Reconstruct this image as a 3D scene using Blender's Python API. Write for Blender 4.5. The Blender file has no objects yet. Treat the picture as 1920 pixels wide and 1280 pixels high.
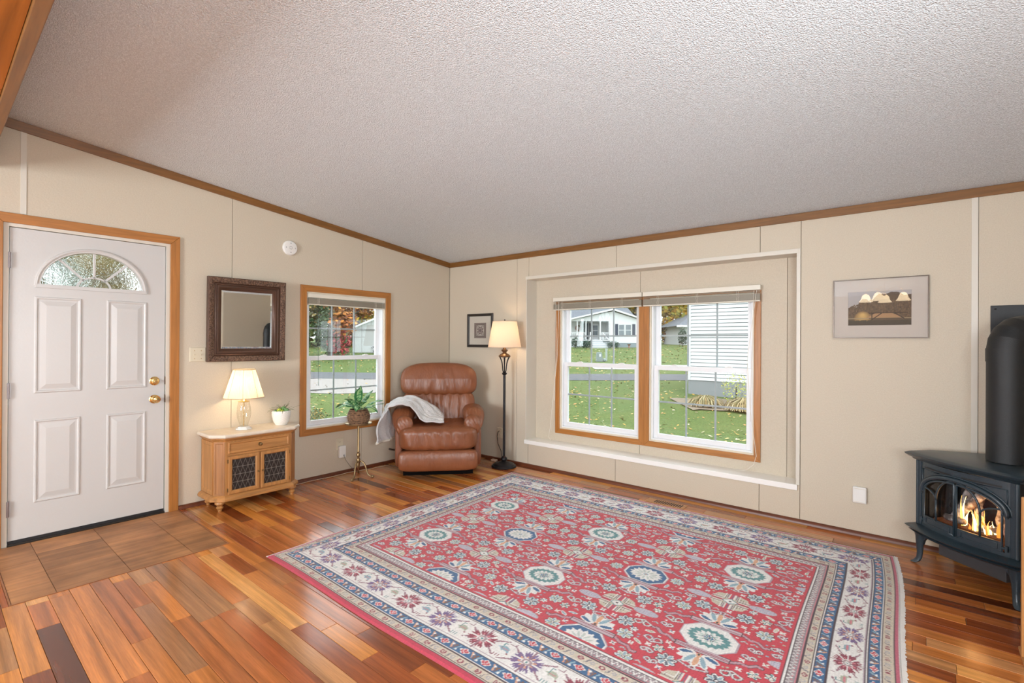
import bpy, bmesh, math, random
import numpy as np
from mathutils import Vector, Matrix, noise
S = bpy.context.scene
COL = S.collection
PI = math.pi
random.seed(7)
rng = np.random.default_rng(7)

# ---------------------------------------------------------------- camera, world, lights, exposure
CAM = (4.49757, -4.191924, 1.328337); YAW = -0.69393538; PITCH = 0.00229665; ROLL = 0.00581421; FPX = 924.163
cd = bpy.data.cameras.new('camera'); cam = bpy.data.objects.new('camera', cd); COL.objects.link(cam); S.camera = cam
cd.sensor_width = 36.0; cd.lens = FPX / 1920 * 36.0; cd.clip_start = 0.02; cd.clip_end = 400
_f = Vector((math.sin(YAW)*math.cos(PITCH), math.cos(YAW)*math.cos(PITCH), math.sin(PITCH)))
_r = Vector((math.cos(YAW), -math.sin(YAW), 0)); _u = _r.cross(_f)
_r2 = _r*math.cos(ROLL) + _u*math.sin(ROLL); _u2 = -_r*math.sin(ROLL) + _u*math.cos(ROLL)
mw = Matrix((_r2, _u2, -_f)).transposed().to_4x4(); mw.translation = Vector(CAM); cam.matrix_world = mw

S.view_settings.view_transform = 'Standard'; S.view_settings.look = 'None'
S.view_settings.gamma = 1.0; S.view_settings.use_curve_mapping = False
S.view_settings.exposure = 0.0
W = bpy.data.worlds.new('sky'); S.world = W; W.use_nodes = True
_bg = W.node_tree.nodes['Background']; _bg.inputs[0].default_value = (0.90, 0.95, 1.0, 1); _bg.inputs[1].default_value = 4.0
cy = S.cycles
cy.max_bounces = 9; cy.diffuse_bounces = 5; cy.glossy_bounces = 4; cy.transmission_bounces = 6; cy.transparent_max_bounces = 14
cy.use_denoising = True; cy.caustics_reflective = False; cy.caustics_refractive = False
cy.sample_clamp_indirect = 8.0
try:
    cy.denoiser = 'OPENIMAGEDENOISE'; cy.denoising_input_passes = 'RGB_ALBEDO_NORMAL'
except Exception: pass

def area_light(name, loc, rot, sx, sy, power, color=(1, 1, 1), portal=False):
    l = bpy.data.lights.new(name, 'AREA'); l.shape = 'RECTANGLE'; l.size = sx; l.size_y = sy; l.energy = power; l.color = color
    l.cycles.is_portal = portal
    o = bpy.data.objects.new(name, l); COL.objects.link(o); o.location = loc; o.rotation_euler = rot
    return o
# added fill lights out of view, set at invented rear and right-wall windows
area_light('rear_fill_light', (2.32, -7.72, 1.40), (math.radians(105), 0, 0), 1.4, 1.3, 230, (0.88, 0.94, 1.0))
area_light('side_fill_light', (5.44, -3.95, 1.45), Vector((-0.72, 0.50, 0.48)).to_track_quat('-Z', 'Y').to_euler(), 1.5, 1.0, 105, (0.88, 0.94, 1.0))
area_light('overhead_fill_light', (2.6, -5.9, 2.36), (0, 0, 0), 0.5, 0.5, 18, (1.0, 0.86, 0.68))  # added overhead fill for the room, no fixture stands here
# window portals
area_light('portal_left', (-0.13, -1.396, 1.15), (0, -PI/2, 0), 1.3, 0.95, 1, portal=True)
area_light('portal_front', (2.49, 0.34, 1.1), (-PI/2, 0, 0), 1.95, 1.4, 1, portal=True)

# ---------------------------------------------------------------- helpers
def lin(r, g=None, b=None):
    def c(v):
        v /= 255.0
        return v/12.92 if v <= 0.04045 else ((v+0.055)/1.055)**2.4
    return (c(r), c(g), c(b))

MATS = {}
def mat(name, color=(0.8, 0.8, 0.8), rough=0.5, metal=0.0, bump=None, var=None, spec=0.5, coat=0.0, emit=None, attr=None, grain=None, trans=0.0, objvar=0.0, sss=0.0, sheen=0.0):
    """bump=(scale,strength[,stretch]); var=(scale, colour2, contrast); attr=colour attribute name; grain=(scale,strength,axis)"""
    if name in MATS: return MATS[name]
    m = bpy.data.materials.new(name); m.use_nodes = True; nt = m.node_tree; N = nt.nodes; L = nt.links
    b = N['Principled BSDF']; b.inputs['Roughness'].default_value = rough; b.inputs['Metallic'].default_value = metal
    b.inputs['Specular IOR Level'].default_value = spec
    if coat: b.inputs['Coat Weight'].default_value = coat; b.inputs['Coat Roughness'].default_value = 0.12
    if sheen: b.inputs['Sheen Weight'].default_value = sheen
    if trans: b.inputs['Transmission Weight'].default_value = trans
    b.inputs['Base Color'].default_value = (*color, 1)
    src = None
    tc = N.new('ShaderNodeTexCoord'); co = tc.outputs['Object']
    if attr:
        a = N.new('ShaderNodeAttribute'); a.attribute_name = attr; src = a.outputs['Color']
    if var:
        n = N.new('ShaderNodeTexNoise'); n.inputs['Scale'].default_value = var[0]; n.inputs['Detail'].default_value = 5
        L.new(co, n.inputs['Vector'])
        rp = N.new('ShaderNodeValToRGB'); k = var[2] if len(var) > 2 else 0.25
        rp.color_ramp.elements[0].position = 0.5-k; rp.color_ramp.elements[1].position = 0.5+k
        L.new(n.outputs['Fac'], rp.inputs['Fac'])
        mx = N.new('ShaderNodeMix'); mx.data_type = 'RGBA'; L.new(rp.outputs['Color'], mx.inputs[0])
        if src: L.new(src, mx.inputs[6])
        else: mx.inputs[6].default_value = (*color, 1)
        mx.inputs[7].default_value = (*var[1], 1); src = mx.outputs[2]
    if grain:
        mp = N.new('ShaderNodeMapping'); sc = [grain[0]]*3; sc[grain[2]] = grain[0]*0.06
        mp.inputs['Scale'].default_value = sc
        ge = N.new('ShaderNodeNewGeometry'); off = N.new('ShaderNodeObjectInfo')
        add = N.new('ShaderNodeVectorMath'); add.operation = 'ADD'
        L.new(co, add.inputs[0])
        ml = N.new('ShaderNodeVectorMath'); ml.operation = 'SCALE'; ml.inputs[0].default_value = (3.1, 5.7, 9.3)
        L.new(off.outputs['Random'], ml.inputs['Scale']); L.new(ml.outputs[0], add.inputs[1])
        L.new(add.outputs[0], mp.inputs['Vector'])
        n = N.new('ShaderNodeTexNoise'); n.inputs['Scale'].default_value = 1; n.inputs['Detail'].default_value = 6; n.inputs['Distortion'].default_value = 0.6
        L.new(mp.outputs[0], n.inputs['Vector'])
        mr = N.new('ShaderNodeMapRange'); mr.inputs[1].default_value = 0.3; mr.inputs[2].default_value = 0.7
        mr.inputs[3].default_value = 1-grain[1]; mr.inputs[4].default_value = 1+grain[1]*0.6
        L.new(n.outputs['Fac'], mr.inputs[0])
        vm = N.new('ShaderNodeVectorMath'); vm.operation = 'SCALE'
        if src: L.new(src, vm.inputs[0])
        else: vm.inputs[0].default_value = color
        L.new(mr.outputs[0], vm.inputs['Scale']); src = vm.outputs[0]
    if objvar:
        off = N.new('ShaderNodeObjectInfo'); mr = N.new('ShaderNodeMapRange'); mr.inputs[3].default_value = 1-objvar; mr.inputs[4].default_value = 1+objvar
        L.new(off.outputs['Random'], mr.inputs[0]); vm = N.new('ShaderNodeVectorMath'); vm.operation = 'SCALE'
        if src: L.new(src, vm.inputs[0])
        else: vm.inputs[0].default_value = color
        L.new(mr.outputs[0], vm.inputs['Scale']); src = vm.outputs[0]
    if src: L.new(src, b.inputs['Base Color'])
    if bump:
        n = N.new('ShaderNodeTexNoise'); n.inputs['Scale'].default_value = bump[0]; n.inputs['Detail'].default_value = 4
        if len(bump) > 2:
            mp = N.new('ShaderNodeMapping'); mp.inputs['Scale'].default_value = bump[2]; L.new(co, mp.inputs[0]); L.new(mp.outputs[0], n.inputs['Vector'])
        else: L.new(co, n.inputs['Vector'])
        bp = N.new('ShaderNodeBump'); bp.inputs['Strength'].default_value = bump[1]; bp.inputs['Distance'].default_value = 0.01
        L.new(n.outputs['Fac'], bp.inputs['Height']); L.new(bp.outputs[0], b.inputs['Normal'])
    if emit:
        b.inputs['Emission Color'].default_value = (*emit[0], 1); b.inputs['Emission Strength'].default_value = emit[1]
    MATS[name] = m
    return m

def glass_mat(name, tint=(0.97, 0.99, 0.98), refl=0.9, rough=0.0, wavy=0.0):
    if name in MATS: return MATS[name]
    m = bpy.data.materials.new(name); m.use_nodes = True; nt = m.node_tree; N = nt.nodes; L = nt.links
    N.remove(N['Principled BSDF']); out = N['Material Output']
    lw = N.new('ShaderNodeLayerWeight'); lw.inputs[0].default_value = 0.5
    pw = N.new('ShaderNodeMath'); pw.operation = 'POWER'; pw.inputs[1].default_value = 4.0; L.new(lw.outputs['Facing'], pw.inputs[0])
    mul = N.new('ShaderNodeMath'); mul.operation = 'MULTIPLY_ADD'; mul.inputs[1].default_value = 0.85*refl; mul.inputs[2].default_value = 0.045*refl; L.new(pw.outputs[0], mul.inputs[0])
    gl = N.new('ShaderNodeBsdfGlossy'); gl.inputs['Roughness'].default_value = rough
    if wavy:
        tr = N.new('ShaderNodeBsdfRefraction'); tr.inputs['IOR'].default_value = 1.06; tr.inputs['Roughness'].default_value = 0.05
        n = N.new('ShaderNodeTexNoise'); n.inputs['Scale'].default_value = 45; tc = N.new('ShaderNodeTexCoord'); L.new(tc.outputs['Object'], n.inputs['Vector'])
        bp = N.new('ShaderNodeBump'); bp.inputs['Strength'].default_value = wavy; bp.inputs['Distance'].default_value = 0.02; L.new(n.outputs['Fac'], bp.inputs['Height'])
        L.new(bp.outputs[0], tr.inputs['Normal']); L.new(bp.outputs[0], gl.inputs['Normal'])
    else:
        tr = N.new('ShaderNodeBsdfTransparent')
    tr.inputs['Color'].default_value = (*tint, 1)
    mx = N.new('ShaderNodeMixShader'); L.new(mul.outputs[0], mx.inputs[0]); L.new(tr.outputs[0], mx.inputs[1]); L.new(gl.outputs[0], mx.inputs[2])
    L.new(mx.outputs[0], out.inputs[0]); MATS[name] = m
    return m

def shade_mat(name, col, tcol, mixf=0.55, glow=None):
    if name in MATS: return MATS[name]
    m = bpy.data.materials.new(name); m.use_nodes = True; nt = m.node_tree; N = nt.nodes; L = nt.links
    N.remove(N['Principled BSDF']); out = N['Material Output']
    d = N.new('ShaderNodeBsdfDiffuse'); d.inputs[0].default_value = (*col, 1)
    t = N.new('ShaderNodeBsdfTranslucent'); t.inputs[0].default_value = (*tcol, 1)
    n = N.new('ShaderNodeTexNoise'); n.inputs['Scale'].default_value = 220; tc = N.new('ShaderNodeTexCoord')
    mp = N.new('ShaderNodeMapping'); mp.inputs['Scale'].default_value = (1, 1, 4); L.new(tc.outputs['Object'], mp.inputs[0]); L.new(mp.outputs[0], n.inputs['Vector'])
    bp = N.new('ShaderNodeBump'); bp.inputs['Strength'].default_value = 0.15; bp.inputs['Distance'].default_value = 0.003
    L.new(n.outputs['Fac'], bp.inputs['Height']); L.new(bp.outputs[0], d.inputs['Normal'])
    mx = N.new('ShaderNodeMixShader'); mx.inputs[0].default_value = mixf; L.new(d.outputs[0], mx.inputs[1]); L.new(t.outputs[0], mx.inputs[2])
    if glow:
        e = N.new('ShaderNodeEmission'); e.inputs[0].default_value = (*glow[0], 1); e.inputs[1].default_value = glow[1]
        ad = N.new('ShaderNodeAddShader'); L.new(mx.outputs[0], ad.inputs[0]); L.new(e.outputs[0], ad.inputs[1]); L.new(ad.outputs[0], out.inputs[0])
    else: L.new(mx.outputs[0], out.inputs[0])
    MATS[name] = m
    return m

def emit_mat(name, color, strength):
    return mat(name, (0.02, 0.02, 0.02), 0.6, emit=(color, strength))

def tag(o, label=None, cat=None, group=None, kind=None):
    if label: o['label'] = label
    if cat: o['category'] = cat
    if group: o['group'] = group
    if kind: o['kind'] = kind
    return o

def thing(name, label, cat, loc=(0, 0, 0), rotz=0.0, group=None, kind=None):
    o = bpy.data.objects.new(name, None); COL.objects.link(o); o.empty_display_size = 0.05
    o.location = loc; o.rotation_euler = (0, 0, rotz)
    return tag(o, label, cat, group, kind)

class MB:
    def __init__(s): s.v = []; s.f = []; s.c = None
    def add(s, vs, fs):
        b = len(s.v); s.v += [tuple(v) for v in vs]; s.f += [tuple(i+b for i in f) for f in fs]; return s
    def box(s, x0, x1, y0, y1, z0, z1):
        if x0 > x1: x0, x1 = x1, x0
        if y0 > y1: y0, y1 = y1, y0
        if z0 > z1: z0, z1 = z1, z0
        return s.add([(x0,y0,z0),(x1,y0,z0),(x1,y1,z0),(x0,y1,z0),(x0,y0,z1),(x1,y0,z1),(x1,y1,z1),(x0,y1,z1)],
                     [(0,3,2,1),(4,5,6,7),(0,1,5,4),(1,2,6,5),(2,3,7,6),(3,0,4,7)])
    def prism(s, pts, d0, d1, plane='yz'):
        """polygon pts in a plane, extruded along the third axis from d0 to d1"""
        def P(a, b, d): return {'yz': (d, a, b), 'xz': (a, d, b), 'xy': (a, b, d)}[plane]
        n = len(pts); vs = [P(a, b, d0) for a, b in pts] + [P(a, b, d1) for a, b in pts]
        fs = [tuple(range(n))[::-1], tuple(range(n, 2*n))] + [(i, (i+1) % n, n+(i+1) % n, n+i) for i in range(n)]
        return s.add(vs, fs)
    def lathe(s, prof, n=24, c=(0, 0, 0), axis='z', cap=True, a0=0, a1=2*PI):
        """prof: list of (r, h)"""
        vs = []; fs = []; full = abs(a1-a0-2*PI) < 1e-6; m = n if full else n+1
        for r, h in prof:
            for i in range(m):
                a = a0+(a1-a0)*i/n; x, y = r*math.cos(a), r*math.sin(a)
                vs.append({'z': (x, y, h), 'x': (h, x, y), 'y': (x, h, y)}[axis])
        for j in range(len(prof)-1):
            for i in range(n if full else n):
                k = (i+1) % m
                fs.append((j*m+i, j*m+k, (j+1)*m+k, (j+1)*m+i))
        if cap and full:
            if prof[0][0] > 1e-5: fs.append(tuple(range(m))[::-1])
            if prof[-1][0] > 1e-5: fs.append(tuple(range((len(prof)-1)*m, len(prof)*m)))
        vs = [(x+c[0], y+c[1], z+c[2]) for x, y, z in vs]
        return s.add(vs, fs)
    def cyl(s, p0, p1, r0, r1=None, n=12):
        return s.tube([p0, p1], [r0, r0 if r1 is None else r1], n)
    def tube(s, path, r, n=8, closed=False):
        P = [Vector(p) for p in path]; m = len(P)
        if not isinstance(r, (list, tuple)): r = [r]*m
        vs = []; up = None
        for i in range(m):
            if closed: t = P[(i+1) % m]-P[i-1]
            else: t = P[min(i+1, m-1)]-P[max(i-1, 0)]
            if t.length < 1e-9: t = Vector((0, 0, 1))
            t.normalize()
            if up is None: up = t.orthogonal().normalized()
            else:
                up = up - t*up.dot(t)
                up = up.normalized() if up.length > 1e-6 else t.orthogonal().normalized()
            w = t.cross(up)
            for k in range(n):
                a = 2*PI*k/n; vs.append(P[i] + (up*math.cos(a)+w*math.sin(a))*r[i])
        fs = []
        for i in range(m if closed else m-1):
            j = (i+1) % m
            for k in range(n): fs.append((i*n+k, i*n+(k+1) % n, j*n+(k+1) % n, j*n+k))
        if not closed: fs += [tuple(range(n))[::-1], tuple(range((m-1)*n, m*n))]
        return s.add(vs, fs)
    def sphere(s, c, r, n=16, m=10, sc=(1, 1, 1)):
        prof = [(max(1e-6, r*math.sin(PI*i/m)), -r*math.cos(PI*i/m)) for i in range(m+1)]
        b = len(s.v); s.lathe(prof, n, (0, 0, 0), cap=False)
        for i in range(b, len(s.v)):
            x, y, z = s.v[i]; s.v[i] = (c[0]+x*sc[0], c[1]+y*sc[1], c[2]+z*sc[2])
        return s
    def bar(s, p0, p1, w, h, up=(0, 0, 1)):
        p0 = Vector(p0); p1 = Vector(p1); t = (p1-p0).normalized(); u = Vector(up); a = t.cross(u)
        if a.length < 1e-6: a = t.orthogonal()
        a.normalize(); b = a.cross(t).normalized(); vs = []
        for p in (p0, p1):
            for i, j in ((-1, -1), (1, -1), (1, 1), (-1, 1)): vs.append(p+a*(w/2*i)+b*(h/2*j))
        return s.add(vs, [(0, 3, 2, 1), (4, 5, 6, 7), (0, 1, 5, 4), (1, 2, 6, 5), (2, 3, 7, 6), (3, 0, 4, 7)])
    def rbox(s, w, d, h, c=(0, 0, 0), n=10, e=0.35, warp=None):
        """puffy rounded box (superellipsoid): half sizes w,d,h; e small = boxier"""
        idx = {}; vs = []; fs = []
        def key(p):
            k = tuple(round(q, 5) for q in p)
            if k not in idx:
                idx[k] = len(vs); x, y, z = p
                l = (abs(x)**(1/e*1.0)+abs(y)**(1/e)+abs(z)**(1/e))**e
                q = Vector((x/l*w, y/l*d, z/l*h))
                if warp: q = Vector(warp(q.x/w, q.y/d, q.z/h, q))
                vs.append((q.x+c[0], q.y+c[1], q.z+c[2]))
            return idx[k]
        g = [math.tan((-1+2*i/n)*PI/4) for i in range(n+1)]
        for ax in range(3):
            for sg in (-1, 1):
                for i in range(n):
                    for j in range(n):
                        q = []
                        for a, b in ((i, j), (i+1, j), (i+1, j+1), (i, j+1)):
                            p = [0, 0, 0]; p[ax] = sg; p[(ax+1) % 3] = g[a]; p[(ax+2) % 3] = g[b]; q.append(key(p))
                        fs.append(tuple(q) if sg > 0 else tuple(q[::-1]))
        return s.add(vs, fs)
    def xf(s, M):
        s.v = [tuple(M @ Vector(v)) for v in s.v]; return s
    def build(s, name, m, parent=None, smooth=False, bevel=0, label=None, kind=None, sub=0, cat=None, group=None):
        me = bpy.data.meshes.new(name); me.from_pydata(s.v, [], s.f); me.update()
        if m: me.materials.append(m)
        o = bpy.data.objects.new(name, me); COL.objects.link(o)
        if parent: o.parent = parent
        if smooth:
            me.polygons.foreach_set('use_smooth', [True]*len(me.polygons))
            if smooth != 'all': me.set_sharp_from_angle(angle=math.radians(40))
        if bevel:
            md = o.modifiers.new('bevel', 'BEVEL'); md.width = bevel; md.segments = 2; md.limit_method = 'ANGLE'; md.harden_normals = False
        if sub:
            md = o.modifiers.new('sub', 'SUBSURF'); md.levels = sub; md.render_levels = sub
        if s.c is not None:
            a = me.color_attributes.new('col', 'FLOAT_COLOR', 'POINT'); arr = np.ones((len(s.v), 4), np.float32); arr[:, :3] = np.array(s.c)
            a.data.foreach_set('color', arr.ravel())
        tag(o, label, cat, group, kind)
        return o

def copy_tree(o, parent=None):
    c = o.copy(); COL.objects.link(c); c.parent = parent
    for ch in list(o.children): copy_tree(ch, c)
    return c

def V(*a): return Vector(a)

# ---------------------------------------------------------------- materials
wallc = (0.62, 0.548, 0.440)
m_wall = mat('wall_vinyl', wallc, 0.62, bump=(70, 0.10), var=(160, (0.56, 0.49, 0.385), 0.2), spec=0.3)
m_wallbase = mat('wall_base', (0.40, 0.34, 0.27), 0.8)
m_trimwhite = mat('cream_trim', (0.66, 0.62, 0.54), 0.4, bump=(40, 0.05))
m_sill = mat('white_sill_paint', (0.90, 0.89, 0.86), 0.22, bump=(12, 0.05))
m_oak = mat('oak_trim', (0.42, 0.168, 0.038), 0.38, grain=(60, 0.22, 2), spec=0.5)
m_oak_y = mat('oak_trim_y', (0.42, 0.168, 0.038), 0.38, grain=(60, 0.22, 1), spec=0.5)
m_oak_x = mat('oak_trim_x', (0.42, 0.168, 0.038), 0.38, grain=(60, 0.22, 0), spec=0.5)
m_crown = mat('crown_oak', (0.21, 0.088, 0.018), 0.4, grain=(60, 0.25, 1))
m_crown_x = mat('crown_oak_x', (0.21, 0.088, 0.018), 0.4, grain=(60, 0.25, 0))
m_base = mat('dark_base_wood', (0.13, 0.036, 0.014), 0.35, grain=(50, 0.3, 0))
m_beam = mat('beam_wood', (0.36, 0.115, 0.014), 0.6, spec=0.15, grain=(25, 0.35, 0))
m_door = mat('door_white', (0.57, 0.56, 0.545), 0.36, bump=(90, 0.04))
m_vinyl = mat('window_vinyl', (0.82, 0.84, 0.86), 0.3)
m_grille = mat('grille_metal', (0.42, 0.46, 0.50), 0.4)
m_brass = mat('polished_brass', (0.86, 0.62, 0.26), 0.18, 1.0)
m_black = mat('black_rubber', (0.012, 0.012, 0.014), 0.5)
m_almond = mat('almond_plastic', (0.66, 0.60, 0.46), 0.35)
m_whitepl = mat('white_plastic', (0.80, 0.79, 0.76), 0.35)
m_pane = glass_mat('window_pane')
m_fan = glass_mat('textured_pane', wavy=0.7, rough=0.1)
m_dark = mat('dark_void', (0.015, 0.013, 0.012), 0.7)

# ceiling: popcorn
def ceiling_material():
    m = mat('popcorn_ceiling', (0.79, 0.84, 0.875), 0.85, spec=0.2)
    N = m.node_tree.nodes; L = m.node_tree.links; b = N['Principled BSDF']
    tc = N.new('ShaderNodeTexCoord')
    n = N.new('ShaderNodeTexNoise'); n.inputs['Scale'].default_value = 120; n.inputs['Detail'].default_value = 3; n.inputs['Roughness'].default_value = 0.6
    v = N.new('ShaderNodeTexVoronoi'); v.inputs['Scale'].default_value = 170
    L.new(tc.outputs['Object'], n.inputs[0]); L.new(tc.outputs['Object'], v.inputs[0])
    a = N.new('ShaderNodeMath'); a.operation = 'SUBTRACT'; L.new(n.outputs['Fac'], a.inputs[0]); L.new(v.outputs['Distance'], a.inputs[1])
    bp = N.new('ShaderNodeBump'); bp.inputs['Strength'].default_value = 0.6; bp.inputs['Distance'].default_value = 0.010
    L.new(a.outputs[0], bp.inputs['Height']); L.new(bp.outputs[0], b.inputs['Normal'])
    mr = N.new('ShaderNodeMapRange'); mr.inputs[1].default_value = -0.1; mr.inputs[2].default_value = 0.5; mr.inputs[3].default_value = 0.80; mr.inputs[4].default_value = 1.16
    L.new(a.outputs[0], mr.inputs[0]); vm = N.new('ShaderNodeVectorMath'); vm.operation = 'SCALE'; vm.inputs[0].default_value = (0.79, 0.84, 0.875)
    L.new(mr.outputs[0], vm.inputs['Scale']); L.new(vm.outputs[0], b.inputs['Base Color'])
    return m
m_ceil = ceiling_material()

# ---------------------------------------------------------------- the room shell
XR = 5.5           # right wall
YB = -7.86         # rear wall
CZ0 = 2.303; CS = 0.1153; RIDGE = -3.93
def ceilz(y): return CZ0 - CS*y if y > RIDGE else CZ0 - CS*RIDGE + CS*(y-RIDGE)

def slab(us, zs, holes, d0, d1, axis, topf=None):
    """slab in the plane (u,z) between depth d0 (front) and d1, with rectangular holes; axis 'x': u=y, depth=x; 'y': u=x, depth=y"""
    us = sorted(set(us) | {h[0] for h in holes if us[0] < h[0] < us[-1]} | {h[1] for h in holes if us[0] < h[1] < us[-1]})
    zs = sorted(set(zs) | {h[2] for h in holes if zs[0] < h[2] < zs[-1]} | {h[3] for h in holes if zs[0] < h[3] < zs[-1]})
    mb = MB(); nu = len(us)-1; nz = len(zs)-1
    def solid(i, j):
        if i < 0 or j < 0 or i >= nu or j >= nz: return False
        u = (us[i]+us[i+1])/2; z = (zs[j]+zs[j+1])/2
        return not any(h[0] < u < h[1] and h[2] < z < h[3] for h in holes)
    def P(i, j, d):
        u = us[i]; z = zs[j]
        if j == nz and topf: z = topf(u)
        return (d, u, z) if axis == 'x' else (u, d, z)
    for i in range(nu):
        for j in range(nz):
            if not solid(i, j): continue
            q = lambda a, b, d: P(i+a, j+b, d)
            mb.add([q(0,0,d0), q(1,0,d0), q(1,1,d0), q(0,1,d0)], [(0, 1, 2, 3)])
            mb.add([q(0,0,d1), q(0,1,d1), q(1,1,d1), q(1,0,d1)], [(0, 1, 2, 3)])
            for (a, b, s2) in (((0,0),(0,1),(-1,0)), ((1,0),(1,1),(1,0)), ((0,0),(1,0),(0,-1)), ((0,1),(1,1),(0,1))):
                if not solid(i+s2[0], j+s2[1]):
                    mb.add([q(*a, d0), q(*b, d0), q(*b, d1), q(*a, d1)], [(0, 1, 2, 3)])
    return mb

# left wall (door and window wall), plane x = 0
DOOR = (-3.852, -2.952, -0.05, 2.08); WINA = (-1.845, -0.945, 0.492, 1.803)
wl = slab([YB-0.1, RIDGE, 0.0], [-0.05, 3.0], [DOOR, WINA], -0.012, -0.13, 'x', ceilz).build('wall_left', m_wallbase)
tag(wl, 'cream panelled wall on the left with the white door and a window', 'wall', kind='structure')
seamsA = [YB, -6.23, -5.0, -3.765, -2.501, -1.235, -0.002]
G = 0.002
for a, b in zip(seamsA[:-1], seamsA[1:]):
    us = [a+G, b-G] if not (a < RIDGE < b) else [a+G, RIDGE, b-G]
    slab(us, [0.0, 3.0], [DOOR, WINA], 0.0, -0.012, 'x', lambda y: ceilz(y)-0.002).build('wall_panel', m_wall, wl)
for y in (-3.765,):
    MB().box(0.0, 0.004, y-0.014, y+0.014, 2.145, 2.68).build('batten', m_trimwhite, wl)

# front wall (big window), plane y = 0, niche back at y = ND
ND = 0.171; N0 = 1.215; N1 = 3.782; NZ0 = 0.283; NZ1 = 2.038
WB = (1.535, 2.44, 0.42, 1.750); WB2 = (2.54, 3.445, 0.42, 1.750)
NI = (N0, N1, NZ0, NZ1)
wb = slab([-0.13, XR+0.1], [-0.05, CZ0+0.02], [NI], 0.012, ND+0.012, 'y').build('wall_front', m_wallbase)
tag(wb, 'cream panelled wall with the recessed double window', 'wall', kind='structure')
slab([-0.13, XR+0.1], [-0.05, CZ0+0.02], [WB, WB2], ND+0.012, ND+0.13, 'y').build('wall_core', m_wallbase, wb)
seamsB = [0.002, 1.079, 1.242, 2.283, 3.524, 3.803, 4.764, XR]
for a, b in zip(seamsB[:-1], seamsB[1:]):
    if b <= N0 or a >= N1:
        slab([a+G, b-G], [0.0, CZ0-0.002], [NI], 0.0, 0.012, 'y').build('wall_panel', m_wall, wb)
    else:
        slab([a+G, b-G], [NZ1, CZ0-0.002], [], 0.0, 0.012, 'y').build('wall_panel', m_wall, wb)
        slab([a+G, b-G], [0.0, NZ0], [], 0.0, 0.012, 'y').build('wall_panel', m_wall, wb)
        if a < N0: slab([a+G, N0], [NZ0, NZ1], [], 0.0, 0.012, 'y').build('wall_panel', m_wall, wb)
        if b > N1: slab([N1, b-G], [NZ0, NZ1], [], 0.0, 0.012, 'y').build('wall_panel', m_wall, wb)
for a, b in ((N0, 2.446), (2.446, 3.683), (3.683, N1)):
    slab([a+G, b-G], [NZ0, NZ1], [WB, WB2], ND, ND+0.012, 'y').build('wall_panel', m_wall, wb)
for x in (4.735,):
    MB().box(x-0.002, x+0.028, -0.004, 0.0, 0.0, CZ0-0.05).build('batten', m_trimwhite, wb)

# niche lining boards
t1 = MB().box(N0-0.004, N0+0.004, -0.008, ND, NZ0, NZ1).build('trim_1', m_trimwhite, bevel=0.002)
tag(t1, 'pale lining board down the left side of the window recess', 'trim', kind='structure')
t2 = MB().box(N0-0.01, N1+0.006, -0.012, ND-0.001, NZ1-0.03, NZ1+0.004).build('trim_2', m_trimwhite, bevel=0.002)
tag(t2, 'long pale head board across the top of the window recess', 'trim', kind='structure')
t3 = MB().box(N1-0.006, N1+0.02, -0.010, ND-0.001, NZ0, NZ1+0.004).build('trim_3', m_trimwhite, bevel=0.002)
tag(t3, 'pale lining board down the right side of the window recess', 'trim', kind='structure')
t4 = MB().box(N0-0.012, N1+0.006, -0.022, ND-0.0005, NZ0-0.04, NZ0+0.002).build('trim_4', m_sill, bevel=0.003)
tag(t4, 'long white sill ledge below the double window', 'windowsill', kind='structure')

# right and rear walls (seen only in the mirror and the picture glass)
wr = slab([YB-0.1, RIDGE, 0.2], [-0.05, 3.0], [(-4.85, -3.05, 0.85, 2.05)], XR, XR+0.12, 'x', ceilz).build('wall_right', m_wall)
tag(wr, 'plain cream wall to the right behind the stove', 'wall', kind='structure')
wk = slab([-0.13, XR+0.1], [-0.05, ceilz(YB)+0.02], [(1.6, 3.05, 0.7, 2.1)], YB, YB-0.12, 'y').build('wall_rear', m_wall)
tag(wk, 'plain cream wall behind the camera', 'wall', kind='structure')

# ceiling
cb = MB()
for y0, y1 in ((0.2, RIDGE), (RIDGE, YB-0.1)):
    z0, z1 = ceilz(y0), ceilz(y1)
    cb.add([(-0.13, y0, z0), (XR+0.12, y0, z0), (XR+0.12, y1, z1), (-0.13, y1, z1), (-0.13, y0, z0+0.1), (XR+0.12, y0, z0+0.1), (XR+0.12, y1, z1+0.1), (-0.13, y1, z1+0.1)],
           [(0, 1, 2, 3), (7, 6, 5, 4), (0, 4, 5, 1), (3, 2, 6, 7), (0, 3, 7, 4), (1, 5, 6, 2)])
ce = cb.build('ceiling', m_ceil); tag(ce, 'sloping popcorn-textured ceiling', 'ceiling', kind='structure')
# ridge beam
bz = 2.42
bm = MB().box(0.0, XR, -3.955, -4.5, bz+0.008, ceilz(-3.955)).build('trim_5', m_beam)
tag(bm, 'boxed wooden ridge beam at the upper left', 'beam', kind='structure')
for x0, x1 in ((0.0, 1.40), (1.405, 3.84), (3.845, XR)):
    MB().box(x0, x1, -3.968, -4.5, bz, bz+0.008).build('panel', m_beam, bm)
MB().box(0.0, XR, -3.922, -3.966, bz-0.012, bz+0.022).build('moulding', m_crown_x, bm, bevel=0.004)

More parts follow.
